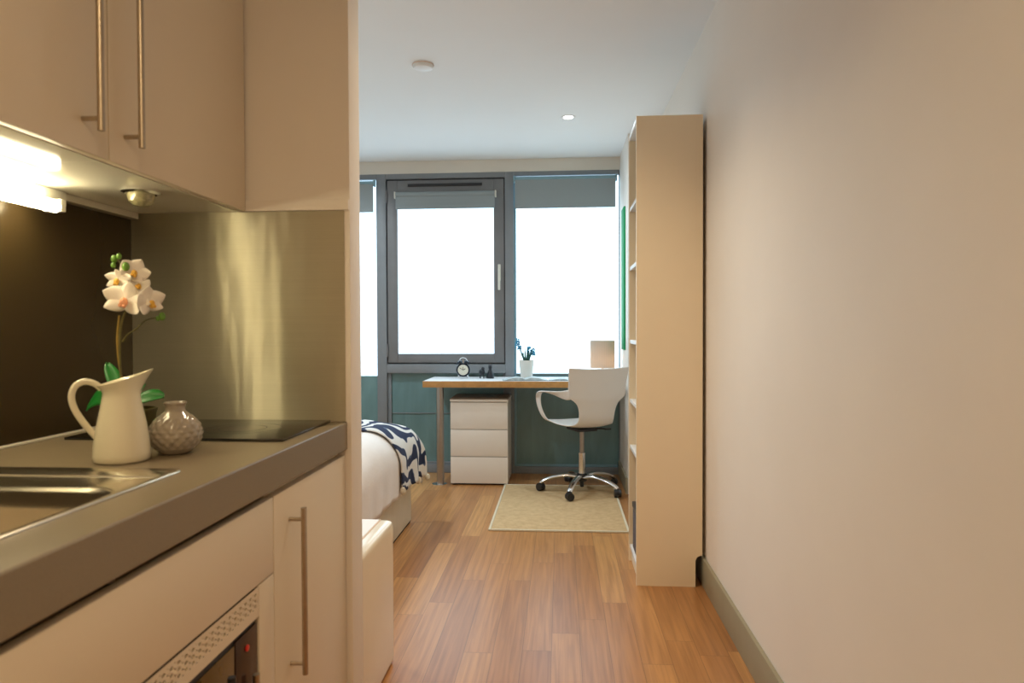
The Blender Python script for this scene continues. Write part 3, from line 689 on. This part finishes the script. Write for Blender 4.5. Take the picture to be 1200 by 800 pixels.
bm = bmesh.new(); add_tube(bm, [oi(-0.911, 1.125), oi(-0.899, 1.140), oi(-0.880, 1.152), oi(-0.862, 1.168), oi(-0.842, 1.174), oi(-0.826, 1.176)], (0.0020, 0.0013), n=8); obj('side_stem', bm, 'stem', t)
bm = bmesh.new(); add_tube(bm, [oi(-0.913, 1.04), oi(-0.922, 1.12), oi(-0.917, 1.180)], (0.0026, 0.002), n=8); obj('support_cane', bm, 'ochre', t)
def leaf(base, tip, width, droop, side):
    b, e = Vector(base), Vector(tip); d = e - b; sd = Vector(side).normalized(); rows = []
    for i in range(17):
        s = i / 16; c = b + d * s + Vector((0, 0, droop * 4 * s * (1 - s))); wv = width * (sin(PI * min(1, s * 0.93 + 0.05)) ** 0.6)
        rows.append([c + sd * wv * k + Vector((0, 0, abs(k) * 0.006)) for k in (-1, -0.5, 0, 0.5, 1)])
    bm = bmesh.new(); add_grid(bm, rows); o = obj('leaf', bm, 'leaf', t, angle=80); sm = o.modifiers.new('t', 'SOLIDIFY'); sm.thickness = 0.0018
    return o
leaf(oi(-0.912, 0.995), oi(-0.944, 1.076, 0.02), 0.016, 0.004, (0.8, 0.5, 0.0))
leaf(oi(-0.915, 0.985), oi(-0.992, 0.980, 0.00), 0.024, 0.028, (0.2, 0.3, 0.95))
leaf(oi(-0.900, 0.988), oi(-0.822, 1.008, 0.03), 0.016, 0.008, (0.1, 0.5, 0.75))
leaf(oi(-0.905, 0.985), oi(-0.868, 1.030, 0.06), 0.018, 0.010, (0.8, 0.2, 0.3))
VD = Vector((OX, OY, 0)).normalized()          # horizontal view direction onto the plant
def bloom(c, R, face, roll, throat='lip', petals=((90, 0.80, 0.40), (210, 0.80, 0.40), (330, 0.80, 0.40), (15, 1.0, 0.72), (165, 1.0, 0.72))):
    f = Vector(face).normalized(); a = f.cross(Vector((0, 0, 1))).normalized(); b = a.cross(f)
    ca, sa = cos(roll), sin(roll); a, b = a * ca + b * sa, b * ca - a * sa; c = Vector(c)
    bm = bmesh.new()
    for ang, ln, wd in petals:
        t_ = math.radians(ang); dr = a * cos(t_) + b * sin(t_); sd = b * cos(t_) - a * sin(t_); rows = []
        for i in range(11):
            s = i / 10; wv = R * wd * 0.62 * (sin(PI * (0.06 + 0.94 * s) ** 0.8) ** 0.7 if s < 1 else 0.02)
            cc = c + dr * R * ln * s + f * (R * 0.22 * s * s - R * 0.05)
            rows.append([cc + sd * wv * k - f * (abs(k) ** 2) * wv * 0.28 for k in (-1, -0.6, -0.2, 0.2, 0.6, 1)])
        add_grid(bm, rows)
    o = obj('flower', bm, 'petal', t, angle=85, recalc=False); sm = o.modifiers.new('t', 'SOLIDIFY'); sm.thickness = 0.0012; sm.offset = 0
    bm = bmesh.new(); add_ball(bm, c + f * R * 0.16 - b * R * 0.10, R * 0.17, (1, 1, 1.25), 12)
    add_ball(bm, c + f * R * 0.24 - b * R * 0.26 + a * R * 0.08, R * 0.10, (1, 1, 1), 10); add_ball(bm, c + f * R * 0.24 - b * R * 0.26 - a * R * 0.08, R * 0.10, (1, 1, 1), 10)
    obj('throat', bm, throat, o)
    return o
toward = -VD; rt = Vector((VD.y, -VD.x, 0))
bloom(oi(-0.902, 1.212, -0.028), 0.046, toward - rt * 0.45 + Vector((0, 0, -0.05)), 0.25, 'pinklip', ((95, 0.85, 0.62), (215, 0.85, 0.60), (325, 0.95, 0.62), (10, 1.0, 0.80), (175, 1.15, 0.60)))
bloom(oi(-0.851, 1.207, -0.020), 0.037, toward + rt * 0.75, -0.2, 'lip', ((90, 0.9, 0.8), (215, 0.8, 0.6), (320, 0.9, 0.6), (20, 0.9, 0.9), (165, 1.0, 0.85)))
bloom(oi(-0.884, 1.268, -0.006), 0.036, toward + rt * 0.35 + Vector((0, 0, 0.25)), 0.5, 'lip', ((90, 0.9, 0.85), (210, 0.7, 0.5), (330, 0.8, 0.6), (20, 0.9, 0.9), (150, 0.9, 0.8)))
bloom(oi(-0.918, 1.254, -0.020), 0.032, toward - rt * 0.9 + Vector((0, 0, -0.25)), 0.1, 'lip', ((90, 0.7, 0.5), (210, 1.0, 0.6), (330, 0.9, 0.5), (15, 0.9, 0.6), (165, 1.2, 0.5)))
bloom(oi(-0.872, 1.238, 0.0), 0.030, toward + rt * 0.2 + Vector((0, 0, 0.7)), 0.9, 'lip', ((90, 0.9, 0.7), (230, 0.8, 0.7), (310, 0.9, 0.6), (0, 0.8, 0.7), (160, 0.9, 0.7)))
for c, r in ((oi(-0.926, 1.297), 0.0065), (oi(-0.916, 1.302), 0.0055), (oi(-0.928, 1.284), 0.0050), (oi(-0.901, 1.281, -0.02), 0.0075), (oi(-0.824, 1.177), 0.0070), (oi(-0.833, 1.173), 0.0045)):
    bm = bmesh.new(); add_ball(bm, c, r, (1, 1, 1.3), 12); obj('bud', bm, 'bud', t)

# ------------------------------------------------------------------ bookcase
BX0, BX1, BY0, BY1, BT = 0.3345, 0.6235, 3.061, 3.409, 2.085
t = thing('bookcase', 'tall narrow white bookcase standing against the right wall', 'bookcase', (BX0, BY0, 0))
w_, d_ = BX1 - BX0, BY1 - BY0; TP = 0.018
def side(y0):
    bm = bmesh.new()
    pr = [(0.0, 0.0), (w_ - 0.030, 0.0), (w_ - 0.030, 0.118), (w_ - 0.022, 0.134), (w_ - 0.008, 0.140), (w_, 0.140), (w_, BT), (0.0, BT)]
    A = [bm.verts.new((x, y0, z)) for x, z in pr]; B = [bm.verts.new((x, y0 + TP, z)) for x, z in pr]
    bm.faces.new(A); bm.faces.new(B[::-1])
    for i in range(len(pr)): bm.faces.new((A[i], A[(i + 1) % len(pr)], B[(i + 1) % len(pr)], B[i]))
    return obj('side_panel', bm, 'shelf', t)
side(0.0); side(d_ - TP)
box('back_panel', 'shelf', (w_ - 0.006, w_ - 0.002, TP + 0.0005, d_ - TP - 0.0005, 0.145, BT - 0.02), 0, t)
box('top_panel', 'white', (0.001, w_ - 0.007, TP + 0.0003, d_ - TP - 0.0003, BT - 0.021, BT - 0.001), 0.001, t)
SHZ = [0.075, 0.568, 0.794, 1.084, 1.440, 1.727]
for z in SHZ: box('shelf', 'white', (0.004, w_ - (0.007 if z > 0.2 else 0.034), TP + 0.0003, d_ - TP - 0.0003, z - 0.009, z + 0.009), 0.001, t)
box('plinth', 'shelf', (0.012, 0.026, TP + 0.0003, d_ - TP - 0.0003, 0.0008, 0.065), 0.001, t)
o = thing('storage_box', 'dark grey fabric box with black lid on the bottom shelf of the bookcase', 'box', (BX0 + 0.012, BY0 + 0.035, 0.0845))
box('body', 'greybox', (0, 0.24, 0, 0.24, 0, 0.20), 0.008, o); box('lid', 'black', (-0.003, 0.243, -0.003, 0.243, 0.2005, 0.225), 0.004, o)
tag(box('box_file', 'white', (BX0 + 0.020, BX0 + 0.25, BY0 + 0.025, BY0 + 0.115, 0.8035, 0.915), 0.002), 'white box file on the middle shelf of the bookcase', 'box')
tag(box('book', 'navy', (BX0 + 0.022, BX0 + 0.20, BY0 + 0.021, BY0 + 0.046, 1.0935, 1.27), 0.002), 'dark navy book upright against the near side of the bookcase', 'book')

# ------------------------------------------------------------------ desk
DZ = 0.770
t = thing('desk', 'long white-topped desk with oak edge below the window', 'desk', (-1.005, 4.925, 0))
DW, DD = 1.452, 0.455
box('tabletop', 'desk_top', (0.0, DW, 0.0, DD, DZ - 0.046, DZ), 0.001, t)
boxes('edge_band', 'oak', [(-0.004, DW, -0.004, -0.0002, DZ - 0.047, DZ - 0.0015), (-0.004, -0.0002, -0.0002, DD, DZ - 0.047, DZ - 0.0015)], 0.0006, t)
leg = None
bm = bmesh.new(); add_lathe(bm, [(0.0275, 0.006), (0.0275, DZ - 0.047)], cx=0.112, cy=0.07, n=28); leg = obj('leg', bm, 'steel_leg', t)
bm = bmesh.new(); add_lathe(bm, [(0.055, 0.0003), (0.055, 0.004), (0.045, 0.0062), (0.028, 0.009)], cx=0.104, cy=0.07, n=32); obj('foot_plate', bm, 'chrome', leg)
box('wall_batten', 'steel_leg', (DW - 0.06, DW - 0.012, 0.02, DD - 0.03, DZ - 0.085, DZ - 0.0465), 0.002, t)
box('wall_batten', 'steel_leg', (0.5, 0.92, DD - 0.045, DD - 0.015, DZ - 0.085, DZ - 0.0465), 0.002, t)

# drawer unit
t = thing('drawer_unit', 'white three-drawer unit under the desk, shade painted into its brown lid', 'drawers', (-0.815, 4.965, 0))
DWU = 0.428
box('body', 'drawer', (0.003, DWU - 0.003, 0.018, 0.375, 0.012, 0.616), 0.001, t)
boxes('plinth', 'dark_gap', [(0.02, DWU - 0.02, 0.03, 0.36, 0.0005, 0.0118)], 0, t)
box('rim', 'drawer', (0, DWU, -0.002, 0.385, 0.6165, 0.631), 0.001, t)
box('lid', 'shaded_lid', (0.0, DWU, 0.0, 0.385, 0.6312, 0.638), 0.001, t)
for za, zb in ((0.014, 0.208), (0.213, 0.408), (0.413, 0.608)):
    box('drawer', 'drawer', (0.003, DWU - 0.003, 0.0, 0.0175, za, zb), 0.0015, t)

# rug
t = thing('rug', 'beige woven sisal rug under the swivel chair', 'rug', (-0.415, 3.842, 0))
RW, RL = 0.80, 1.13
box('weave', 'rug', (0.014, RW - 0.014, 0.014, RL - 0.014, 0.0004, 0.009), 0.002, t)
boxes('binding', 'binding', [(0, 0.0138, 0, RL, 0.0004, 0.0105), (RW - 0.0138, RW, 0, RL, 0.0004, 0.0105), (0.0138, RW - 0.0138, 0, 0.0138, 0.0004, 0.0105), (0.0138, RW - 0.0138, RL - 0.0138, RL, 0.0004, 0.0105)], 0.002, t)

# ------------------------------------------------------------------ swivel chair
HZ = 0.0107
t = thing('swivel_chair', 'white plastic swivel armchair on a chrome five-star base at the desk', 'chair', (0.145, 4.790, HZ), 0)
base = None
bm = bmesh.new(); add_lathe(bm, [(0.030, 0.072), (0.036, 0.078), (0.036, 0.118), (0.026, 0.126)], n=24); add_lathe(bm, [(0.012, -0.000 + 0.030), (0.012, 0.071)], n=14); base = obj('base_hub', bm, 'black', t)
for k in range(5):
    a = math.radians(180 + 72 * k); c, s = cos(a), sin(a)
    bm = bmesh.new(); add_tube(bm, [(0.030 * c, 0.030 * s, 0.100), (0.10 * c, 0.10 * s, 0.112), (0.20 * c, 0.20 * s, 0.098), (0.27 * c, 0.27 * s, 0.072), (0.29 * c, 0.29 * s, 0.056)], (0.024, 0.018), n=12, flat=0.6)
    lg = obj('leg', bm, 'chrome', t)
    ct = Vector((0.29 * c, 0.29 * s, 0)); ca = a + 0.7
    ax = Vector((cos(ca), sin(ca), 0)); bm = bmesh.new()
    for sg in (-1, 1):
        m0 = Matrix.Translation(ct + ax * 0.013 * sg + Vector((0, 0, 0.0262))) @ Euler((0, PI / 2, ca)).to_matrix().to_4x4()
        bmesh.ops.create_cone(bm, cap_ends=True, segments=24, radius1=0.026, radius2=0.026, depth=0.019, matrix=m0)
    m0 = Matrix.Translation(ct + Vector((0, 0, 0.034))) @ Euler((0, PI / 2, ca)).to_matrix().to_4x4()
    bmesh.ops.create_cone(bm, cap_ends=True, segments=16, radius1=0.020, radius2=0.020, depth=0.042, matrix=m0)
    add_lathe(bm, [(0.006, 0.030), (0.006, 0.062)], cx=ct.x, cy=ct.y, n=10)
    obj('caster', bm, 'black', lg)
bm = bmesh.new(); add_lathe(bm, [(0.0235, 0.1265), (0.0235, 0.262), (0.025, 0.262), (0.025, 0.270), (0.022, 0.272)], n=24); obj('column_sleeve', bm, 'chrome', t)
bm = bmesh.new(); add_lathe(bm, [(0.0165, 0.2725), (0.0165, 0.428)], n=20); obj('gas_column', bm, 'steel_leg', t)
PHI = math.radians(27)                                         # facing the desk, turned to the left
seat = bpy.data.objects.new('seat_pivot', None)
RM = Matrix.Rotation(PHI, 4, 'Z')
def rot(p): return RM @ Vector(p)
bm = bmesh.new(); add_box(bm, -0.075, 0.075, -0.09, 0.09, 0.4285, 0.448, 0.006)
add_tube(bm, [(0.03, 0.0, 0.436), (0.13, -0.03, 0.434), (0.18, -0.04, 0.430)], 0.006, n=8); add_box(bm, 0.16, 0.205, -0.055, -0.03, 0.424, 0.436, 0.003)
bmesh.ops.transform(bm, matrix=RM, verts=bm.verts); obj('tilt_mechanism', bm, 'black', t)
# shell: profile in local y (forward) / z, half width
prof = [  # y, z, halfwidth, curl (edge lift in normal direction)
    (0.215, 0.464, 0.100, 0.000), (0.200, 0.477, 0.138, 0.003), (0.160, 0.483, 0.180, 0.008), (0.100, 0.479, 0.214, 0.018), (0.030, 0.472, 0.226, 0.024), (-0.040, 0.466, 0.215, 0.024),
    (-0.100, 0.465, 0.190, 0.020), (-0.150, 0.472, 0.160, 0.016), (-0.190, 0.492, 0.142, 0.014), (-0.212, 0.522, 0.136, 0.014), (-0.224, 0.560, 0.137, 0.016), (-0.232, 0.600, 0.144, 0.018),
    (-0.239, 0.632, 0.160, 0.022), (-0.244, 0.655, 0.186, 0.028), (-0.247, 0.675, 0.212, 0.034), (-0.250, 0.700, 0.220, 0.038), (-0.256, 0.750, 0.222, 0.038), (-0.264, 0.800, 0.226, 0.036), (-0.273, 0.845, 0.230, 0.034), (-0.281, 0.872, 0.232, 0.032)]
P3 = catmull([(p[0], p[1], 0) for p in prof], 4); W3_ = catmull([(p[2], p[3], 0) for p in prof], 4)
rows = []
for i in range(len(P3)):
    tg = (P3[min(i + 1, len(P3) - 1)] - P3[max(i - 1, 0)]).normalized(); nn = Vector((0, -tg.y * -1, tg.x * -1))
    nrm = Vector((0, tg.y, -tg.x))        # points up on the seat and forward on the back
    if nrm.z < 0 and i < len(P3) / 2: nrm = -nrm
    if i >= len(P3) / 2 and nrm.y < 0: nrm = -nrm
    hw, cu = W3_[i].x, W3_[i].y; row = []
    for j in range(21):
        k = -1 + 2 * j / 20
        row.append(rot(Vector((hw * k, P3[i].x, P3[i].y)) + nrm * cu * abs(k) ** 2.2))
    rows.append(row)
bm = bmesh.new(); add_grid(bm, rows)
def band(path, widths, n=6):
    """arm: centre line, with width vectors"""
    cl = catmull(path, 6); wv = catmull(widths, 6); rr = []
    for c, w__ in zip(cl, wv):
        rr.append([rot(c + w__ * k) for k in (-1, -0.5, 0, 0.5, 1)])
    add_grid(bm, rr)
for sg in (-1, 1):
    path = [(0.182, -0.217, 0.703), (0.214, -0.198, 0.699), (0.240, -0.166, 0.698), (0.262, -0.115, 0.702), (0.283, -0.035, 0.707), (0.292, 0.035, 0.706), (0.295, 0.072, 0.692), (0.293, 0.090, 0.655), (0.286, 0.088, 0.600), (0.272, 0.066, 0.545), (0.254, 0.050, 0.514), (0.232, 0.040, 0.501), (0.205, 0.034, 0.491)]
    wid = [(0.0, -0.002, 0.030), (0.0, -0.004, 0.034), (0.008, -0.006, 0.027), (0.016, -0.004, 0.018), (0.024, 0.0, 0.008), (0.024, 0.0, 0.002), (0.023, 0.002, -0.004), (0.008, 0.022, -0.004), (0.003, 0.026, 0.0), (0.003, 0.026, 0.001), (0.002, 0.026, 0.001), (0.0, 0.030, 0.0), (0.0, 0.036, 0.0)]
    band([(sg * p[0], p[1], p[2]) for p in path], [(sg * q[0], q[1], q[2]) for q in wid])
shell = obj('seat_shell', bm, 'plastic', t, angle=70)
sm = shell.modifiers.new('thick', 'SOLIDIFY'); sm.thickness = 0.009; sm.offset = 0
sb = shell.modifiers.new('smooth', 'SUBSURF'); sb.levels = 1; sb.render_levels = 1

# ------------------------------------------------------------------ things on the desk
DT = DZ + 0.0003
# table lamp
t = thing('table_lamp', 'small table lamp with glowing beige drum shade behind the chair', 'lamp', (0.310, 5.13, DT))
bm = bmesh.new(); add_lathe(bm, [(0.050, 0), (0.052, 0.006), (0.046, 0.012), (0.010, 0.018), (0.008, 0.10)], n=32); obj('base', bm, 'white', t)
bm = bmesh.new(); add_lathe(bm, [(0.091, 0.085), (0.091, 0.288), (0.0895, 0.288), (0.0895, 0.085)], n=64, caps=False); obj('lamp_shade', bm, 'shade', t)
bm = bmesh.new(); add_ball(bm, (0, 0, 0.150), 0.020, (1, 1, 1.2)); obj('bulb', bm, 'lampbulb', t)
# hyacinth pot
t = thing('potted_hyacinth', 'blue grape hyacinths in a small white pot on the desk', 'plant', (-0.262, 5.20, DT))
bm = bmesh.new(); add_lathe(bm, [(0.042, 0), (0.044, 0.003), (0.058, 0.135), (0.058, 0.139), (0.054, 0.139), (0.053, 0.125)], n=36); pot = obj('pot', bm, 'pot', t)
bm = bmesh.new(); add_lathe(bm, [(0.0525, 0.118), (0.0525, 0.126), (0.02, 0.129), (0.001, 0.130)], n=24); obj('soil', bm, 'soil', pot)
random.seed(3)
for k in range(22):
    a = random.uniform(0, 2 * PI); ln = random.uniform(0.06, 0.115); sp_ = random.uniform(0.005, 0.042)
    b0 = Vector((0.018 * cos(a), 0.018 * sin(a), 0.126)); e = b0 + Vector((sp_ * cos(a), sp_ * sin(a), ln)); mid = (b0 + e) / 2 + Vector((0.006 * cos(a), 0.006 * sin(a), 0.012))
    bm = bmesh.new(); add_tube(bm, [b0, mid, e], (0.0062, 0.0014), n=6, smooth=4, flat=0.35); obj('leaf', bm, 'teal_leaf', t)
for (hx, hz, hl) in ((-0.068, 0.268, 0.062), (-0.052, 0.232, 0.030), (0.020, 0.215, 0.045), (0.050, 0.200, 0.050)):
    bm = bmesh.new(); add_tube(bm, [(hx * 0.1, 0, 0.126), (hx * 0.45, 0, 0.17), (hx, 0, hz)], 0.0018, n=6, smooth=5); st = obj('flower_stem', bm, 'teal_leaf', t)
    bm = bmesh.new()
    for q in range(int(hl * 560)):
        s = random.random(); a = random.uniform(0, 2 * PI); rr = 0.017 * (1 - 0.55 * s)
        add_ball(bm, (hx + rr * cos(a), rr * sin(a), hz - hl * 0.5 + hl * s * 1.1), 0.0062, (1, 1, 1), 8)
    obj('flower_head', bm, 'blue_flower', st)
# alarm clock
t = thing('alarm_clock', 'dark blue twin-bell alarm clock with cream dial on the desk', 'clock', (-0.752, 5.22, DT), math.radians(6))
CZ = 0.064
bm = bmesh.new(); add_lathe(bm, [(0.040, 0.022), (0.050, 0.018), (0.053, 0.0), (0.053, -0.016), (0.049, -0.021), (0.040, -0.0212), (0.0398, -0.016)], cz=CZ, axis='y', n=40); obj('case', bm, 'clock', t)
bm = bmesh.new(); add_lathe(bm, [(0.040, -0.0155), (0.040, -0.0215), (0.001, -0.0218)], cz=CZ, axis='y', n=40); dial = obj('dial', bm, 'clockface', t)
bm = bmesh.new(); add_box(bm, -0.0012, 0.0012, -0.0240, -0.0225, CZ - 0.004, CZ + 0.024)
for an, ln, wd in ((-60, 0.030, 0.0013), (62, 0.020, 0.0018)):
    a = math.radians(an); 
    vs = [bm.verts.new((ln * sin(a) * u + wd * cos(a) * v, yy, CZ + ln * cos(a) * u - wd * sin(a) * v)) for yy in (-0.0224, -0.0234) for u, v in ((0, -1), (1, -1), (1, 1), (0, 1))]
    bm.faces.new(vs[:4]); bm.faces.new(vs[4:][::-1])
    for i in range(4): bm.faces.new((vs[i], vs[(i + 1) % 4], vs[4 + (i + 1) % 4], vs[4 + i]))
for k in range(12):
    a = 2 * PI * k / 12; add_box(bm, 0.034 * sin(a) - 0.001, 0.034 * sin(a) + 0.001, -0.0226, -0.0219, CZ + 0.034 * cos(a) - 0.002, CZ + 0.034 * cos(a) + 0.002)
obj('hands', bm, 'black', dial)
for sx in (-1, 1):
    bm = bmesh.new(); add_lathe(bm, [(0.023, 0), (0.022, 0.009), (0.014, 0.018), (0.001, 0.021)], n=24)
    bmesh.ops.transform(bm, matrix=Matrix.Translation((sx * 0.027, 0, CZ + 0.050)) @ Matrix.Rotation(sx * 0.45, 4, 'Y'), verts=bm.verts); obj('bell', bm, 'clock', t)
    bm = bmesh.new(); add_tube(bm, [(sx * 0.030, 0, CZ - 0.040), (sx * 0.040, 0, CZ - 0.0635)], (0.006, 0.004), n=10, smooth=1); obj('foot', bm, 'chrome', t)
bm = bmesh.new(); add_tube(bm, [(-0.030, 0, CZ + 0.070), (-0.020, 0, CZ + 0.086), (0, 0, CZ + 0.093), (0.020, 0, CZ + 0.086), (0.030, 0, CZ + 0.070)], 0.0028, n=8); add_box(bm, -0.002, 0.002, -0.002, 0.002, CZ + 0.052, CZ + 0.078); obj('carry_handle', bm, 'chrome', t)
# figurines
t = thing('figurine', 'small dark bird figurine on two legs right of the clock', 'figurine', (-0.604, 5.20, DT), 0.3)
bm = bmesh.new(); add_ball(bm, (0, 0, 0.048), 0.024, (0.95, 1.2, 1.15)); add_ball(bm, (0.004, -0.016, 0.076), 0.0125); add_tube(bm, [(0, 0.02, 0.05), (0, 0.036, 0.058)], (0.010, 0.003), n=8, smooth=1)
obj('body', bm, 'figure', t)
for sx in (-1, 1):
    bm = bmesh.new(); add_tube(bm, [(sx * 0.013, 0, 0.034), (sx * 0.014, 0, 0.0)], (0.004, 0.005), n=8, smooth=1); obj('leg', bm, 'figure', t)
t = thing('figurine', 'taller dark pointed-head figurine standing left of the hyacinth pot', 'figurine', (-0.540, 5.20, DT), 0.0)
bm = bmesh.new(); add_lathe(bm, [(0.027, 0), (0.029, 0.008), (0.025, 0.030), (0.018, 0.052), (0.011, 0.068), (0.013, 0.078), (0.015, 0.086), (0.012, 0.096), (0.005, 0.102)], n=24); obj('body', bm, 'figure', t)
for sx in (-1, 1):
    bm = bmesh.new(); add_lathe(bm, [(0.005, 0), (0.001, 0.014)], cx=sx * 0.009, cz=0.094, n=8); obj('ear', bm, 'figure', t)
bm = bmesh.new(); add_tube(bm, [(-0.015, 0.01, 0.012), (-0.030, 0.012, 0.006), (-0.042, 0.010, 0.006)], (0.005, 0.003), n=8, smooth=3); obj('tail', bm, 'figure', t)
# open magazine
def magazine(label, x, y, rz, w1, h1, bulge):
    t = thing('magazine', label, 'magazine', (x, y, DT), rz, 'open magazines on the desk')
    box('cover', 'cover', (-w1, w1, -h1 / 2, h1 / 2, 0.0, 0.0022), 0.0006, t)
    for sx in (-1, 1):
        bm = bmesh.new(); n = 14; top = []; bot = []
        for i in range(n + 1):
            s = i / n; xx = sx * w1 * 0.985 * s; z = 0.0035 + bulge * (sin(PI * min(1, s * 1.1 + 0.02)) ** 0.8 if s * 1.1 + 0.02 < 1 else 0) * (1 - 0.35 * s) + 0.003 * (1 - s)
            top.append([(xx, -h1 / 2 + 0.003, z), (xx, h1 / 2 - 0.003, z)]); bot.append([(xx, -h1 / 2 + 0.003, 0.0024), (xx, h1 / 2 - 0.003, 0.0024)])
        A = [[bm.verts.new(p) for p in r] for r in top]; B = [[bm.verts.new(p) for p in r] for r in bot]
        for i in range(n):
            bm.faces.new((A[i][0], A[i + 1][0], A[i + 1][1], A[i][1])); bm.faces.new((B[i][0], B[i][1], B[i + 1][1], B[i + 1][0]))
            bm.faces.new((A[i][0], B[i][0], B[i + 1][0], A[i + 1][0])); bm.faces.new((A[i][1], A[i + 1][1], B[i + 1][1], B[i][1]))
        bm.faces.new((A[n][0], B[n][0], B[n][1], A[n][1])); bm.faces.new((A[0][0], A[0][1], B[0][1], B[0][0]))
        obj('pages', bm, 'paper', t, angle=50)
    return t
magazine('open magazine with curled pages on the desk in front of the potted hyacinth', -0.265, 5.03, 0.10, 0.165, 0.145, 0.020)
magazine('flat open magazine on the desk partly behind the chair back', 0.055, 5.055, -0.04, 0.145, 0.18, 0.009)

# ------------------------------------------------------------------ bed
BXL, BXR, BYN, BYF = -2.90, -0.893, 2.62, 4.00
t = thing('bed', 'bed with cream upholstered base and white duvet left of the desk', 'bed', (BXR, BYF, 0))
def bb(name, mat, b, bev, seg=3): return box(name, mat, (b[0] - BXR, b[1] - BXR, b[2] - BYF, b[3] - BYF, b[4], b[5]), bev, t, seg)
bb('bed_base', 'bedbase', (BXL, BXR, BYN, BYF, 0.012, 0.315), 0.006)
bb('plinth', 'dark_gap', (BXL + 0.01, BXR - 0.006, BYN + 0.006, BYF - 0.006, 0.0005, 0.0118), 0)
bb('mattress', 'cushion', (BXL, BXR - 0.01, BYN + 0.01, BYF - 0.01, 0.316, 0.515), 0.035)
def fold(s, half, r):      # s: distance from centre along cloth; returns position, drop
    flat = half - r; q = abs(s); sg = 1 if s >= 0 else -1
    if q <= flat: return sg * q, 0.0
    q -= flat
    if q <= r * PI / 2: a = q / r; return sg * (flat + r * sin(a)), r * (1 - cos(a))
    q -= r * PI / 2; return sg * (flat + r), r + q
DX0, DX1, DY0, DY1 = -2.885, -0.862, 2.575, 4.045
CXm, CYm = (DX0 + DX1) / 2, (DY0 + DY1) / 2; HX, HY = (DX1 - DX0) / 2, (DY1 - DY0) / 2; DTOP = 0.598
def duvet_pt(sx, sy, off=0.0, r=0.17, ripple=1.0):
    px, dx = fold(sx, HX + off, r + off); py, dy = fold(sy, HY + off, r + off)
    d = (dx ** 5 + dy ** 5) ** 0.2 if (dx > 0 and dy > 0) else max(dx, dy)
    crown = 0.018 * (1 - (px / HX) ** 2) * (1 - (py / HY) ** 2)
    hang = max(0, d - 0.15)
    wob = 0.004 * sin(px * 9 + py * 5) + 0.003 * sin(px * 21 - py * 13)
    fx = ripple * hang * 0.06 * sin(py * 17 + 0.6) if abs(sx) > abs(sy) * HX / HY else 0
    fy = ripple * hang * 0.06 * sin(px * 15) if abs(sy) * HX / HY > abs(sx) else 0
    if dx > 0 and dy > 0:   # corner folds gather outwards
        g = min(dx, dy); px += math.copysign(g * 0.10, px); py += math.copysign(g * 0.10, py)
    return Vector((CXm + px + math.copysign(fx, px) - math.copysign(hang * 0.06, px) * (abs(sx) > HX * 0.95), CYm + py + math.copysign(fy, py), DTOP + off + crown + wob - d))
RR = 0.17; EX = HX - RR + RR * PI / 2 + (0.345 - RR); EY = HY - RR + RR * PI / 2 + (0.345 - RR)
NX, NY = 110, 84
bm = bmesh.new(); rows = []
for i in range(NX + 1):
    sx = -EX + 2 * EX * i / NX
    rows.append([duvet_pt(sx, -EY + 2 * EY * j / NY) - Vector((BXR, BYF, 0)) for j in range(NY + 1)])
add_grid(bm, rows); dv = obj('duvet', bm, 'duvet', t, angle=80)
sm = dv.modifiers.new('t', 'SOLIDIFY'); sm.thickness = 0.014; sm.offset = -1
# throw
bm = bmesh.new(); rows = []; uvs = []
TX0, TX1 = -0.35, EX + 0.025
NT, MT = 90, 46
random.seed(5)
for i in range(NT + 1):
    s = i / NT; sx = TX0 + (TX1 - TX0) * s; row = []; uv = []
    near = 3.50 - CYm; far = EY - 0.10
    fall = max(0, (sx - (HX - 0.20)) / (TX1 - HX + 0.20))
    near2 = near + 0.10 * fall + 0.015 * sin(sx * 8); far2 = HY + 0.16 + 0.02 * sin(sx * 7) - 0.05 * fall
    for j in range(MT + 1):
        v = j / MT; sy = near2 + (far2 - near2) * v
        ss = sx - (0.035 * (1 - v) ** 2 if s > 0.97 else 0)
        p = duvet_pt(ss, sy, 0.016)
        p += Vector((0.010 * sin(sy * 24) * fall, 0, 0.005 * sin(sx * 19 + sy * 11)))
        p.x += 0.010 * fall * v                      # far corner stands off the bed
        row.append(p - Vector((BXR, BYF, 0))); uv.append((sx, sy))
    rows.append(row); uvs.append(uv)
T0 = thing('throw_blanket', 'navy and white wave-patterned throw draped over the foot of the bed', 'blanket', (BXR, BYF, 0))
add_grid(bm, rows, uvs); ends = [Vector(rows[-1][-1]), Vector(rows[-1][0])]
cloth = obj('cloth', bm, 'throw', T0, angle=80, recalc=False); sm = cloth.modifiers.new('t', 'SOLIDIFY'); sm.thickness = 0.005; sm.offset = 1
for e in ends + [Vector(rows[-1][-18]), Vector(rows[-22][-1])]:
    bm = bmesh.new(); add_ball(bm, e, 0.017, (1, 1, 1.3), 12)
    for v in bm.verts: v.co += Vector((random.uniform(-1, 1), random.uniform(-1, 1), random.uniform(-1, 1))) * 0.003
    obj('tassel', bm, 'pompom', T0)

# storage seat behind the partition
t = thing('ottoman', 'white box seat with piped padded top behind the partition edge', 'ottoman', (-0.577, 2.317, 0))
box('body', 'box', (-0.46, 0, -0.415, 0, 0.0008, 0.492), 0.024, t, 6)
bm = bmesh.new(); add_box(bm, -0.44, -0.047, -0.395, -0.02, 0.4923, 0.4955, 0.0015, 2); obj('seat_pad', bm, 'cushion', t)
bm = bmesh.new(); add_tube(bm, [(-0.045, -0.40, 0.4925), (-0.045, -0.20, 0.4925), (-0.045, -0.015, 0.4925)], 0.0022, n=8, smooth=1); obj('piping', bm, 'piping', t)
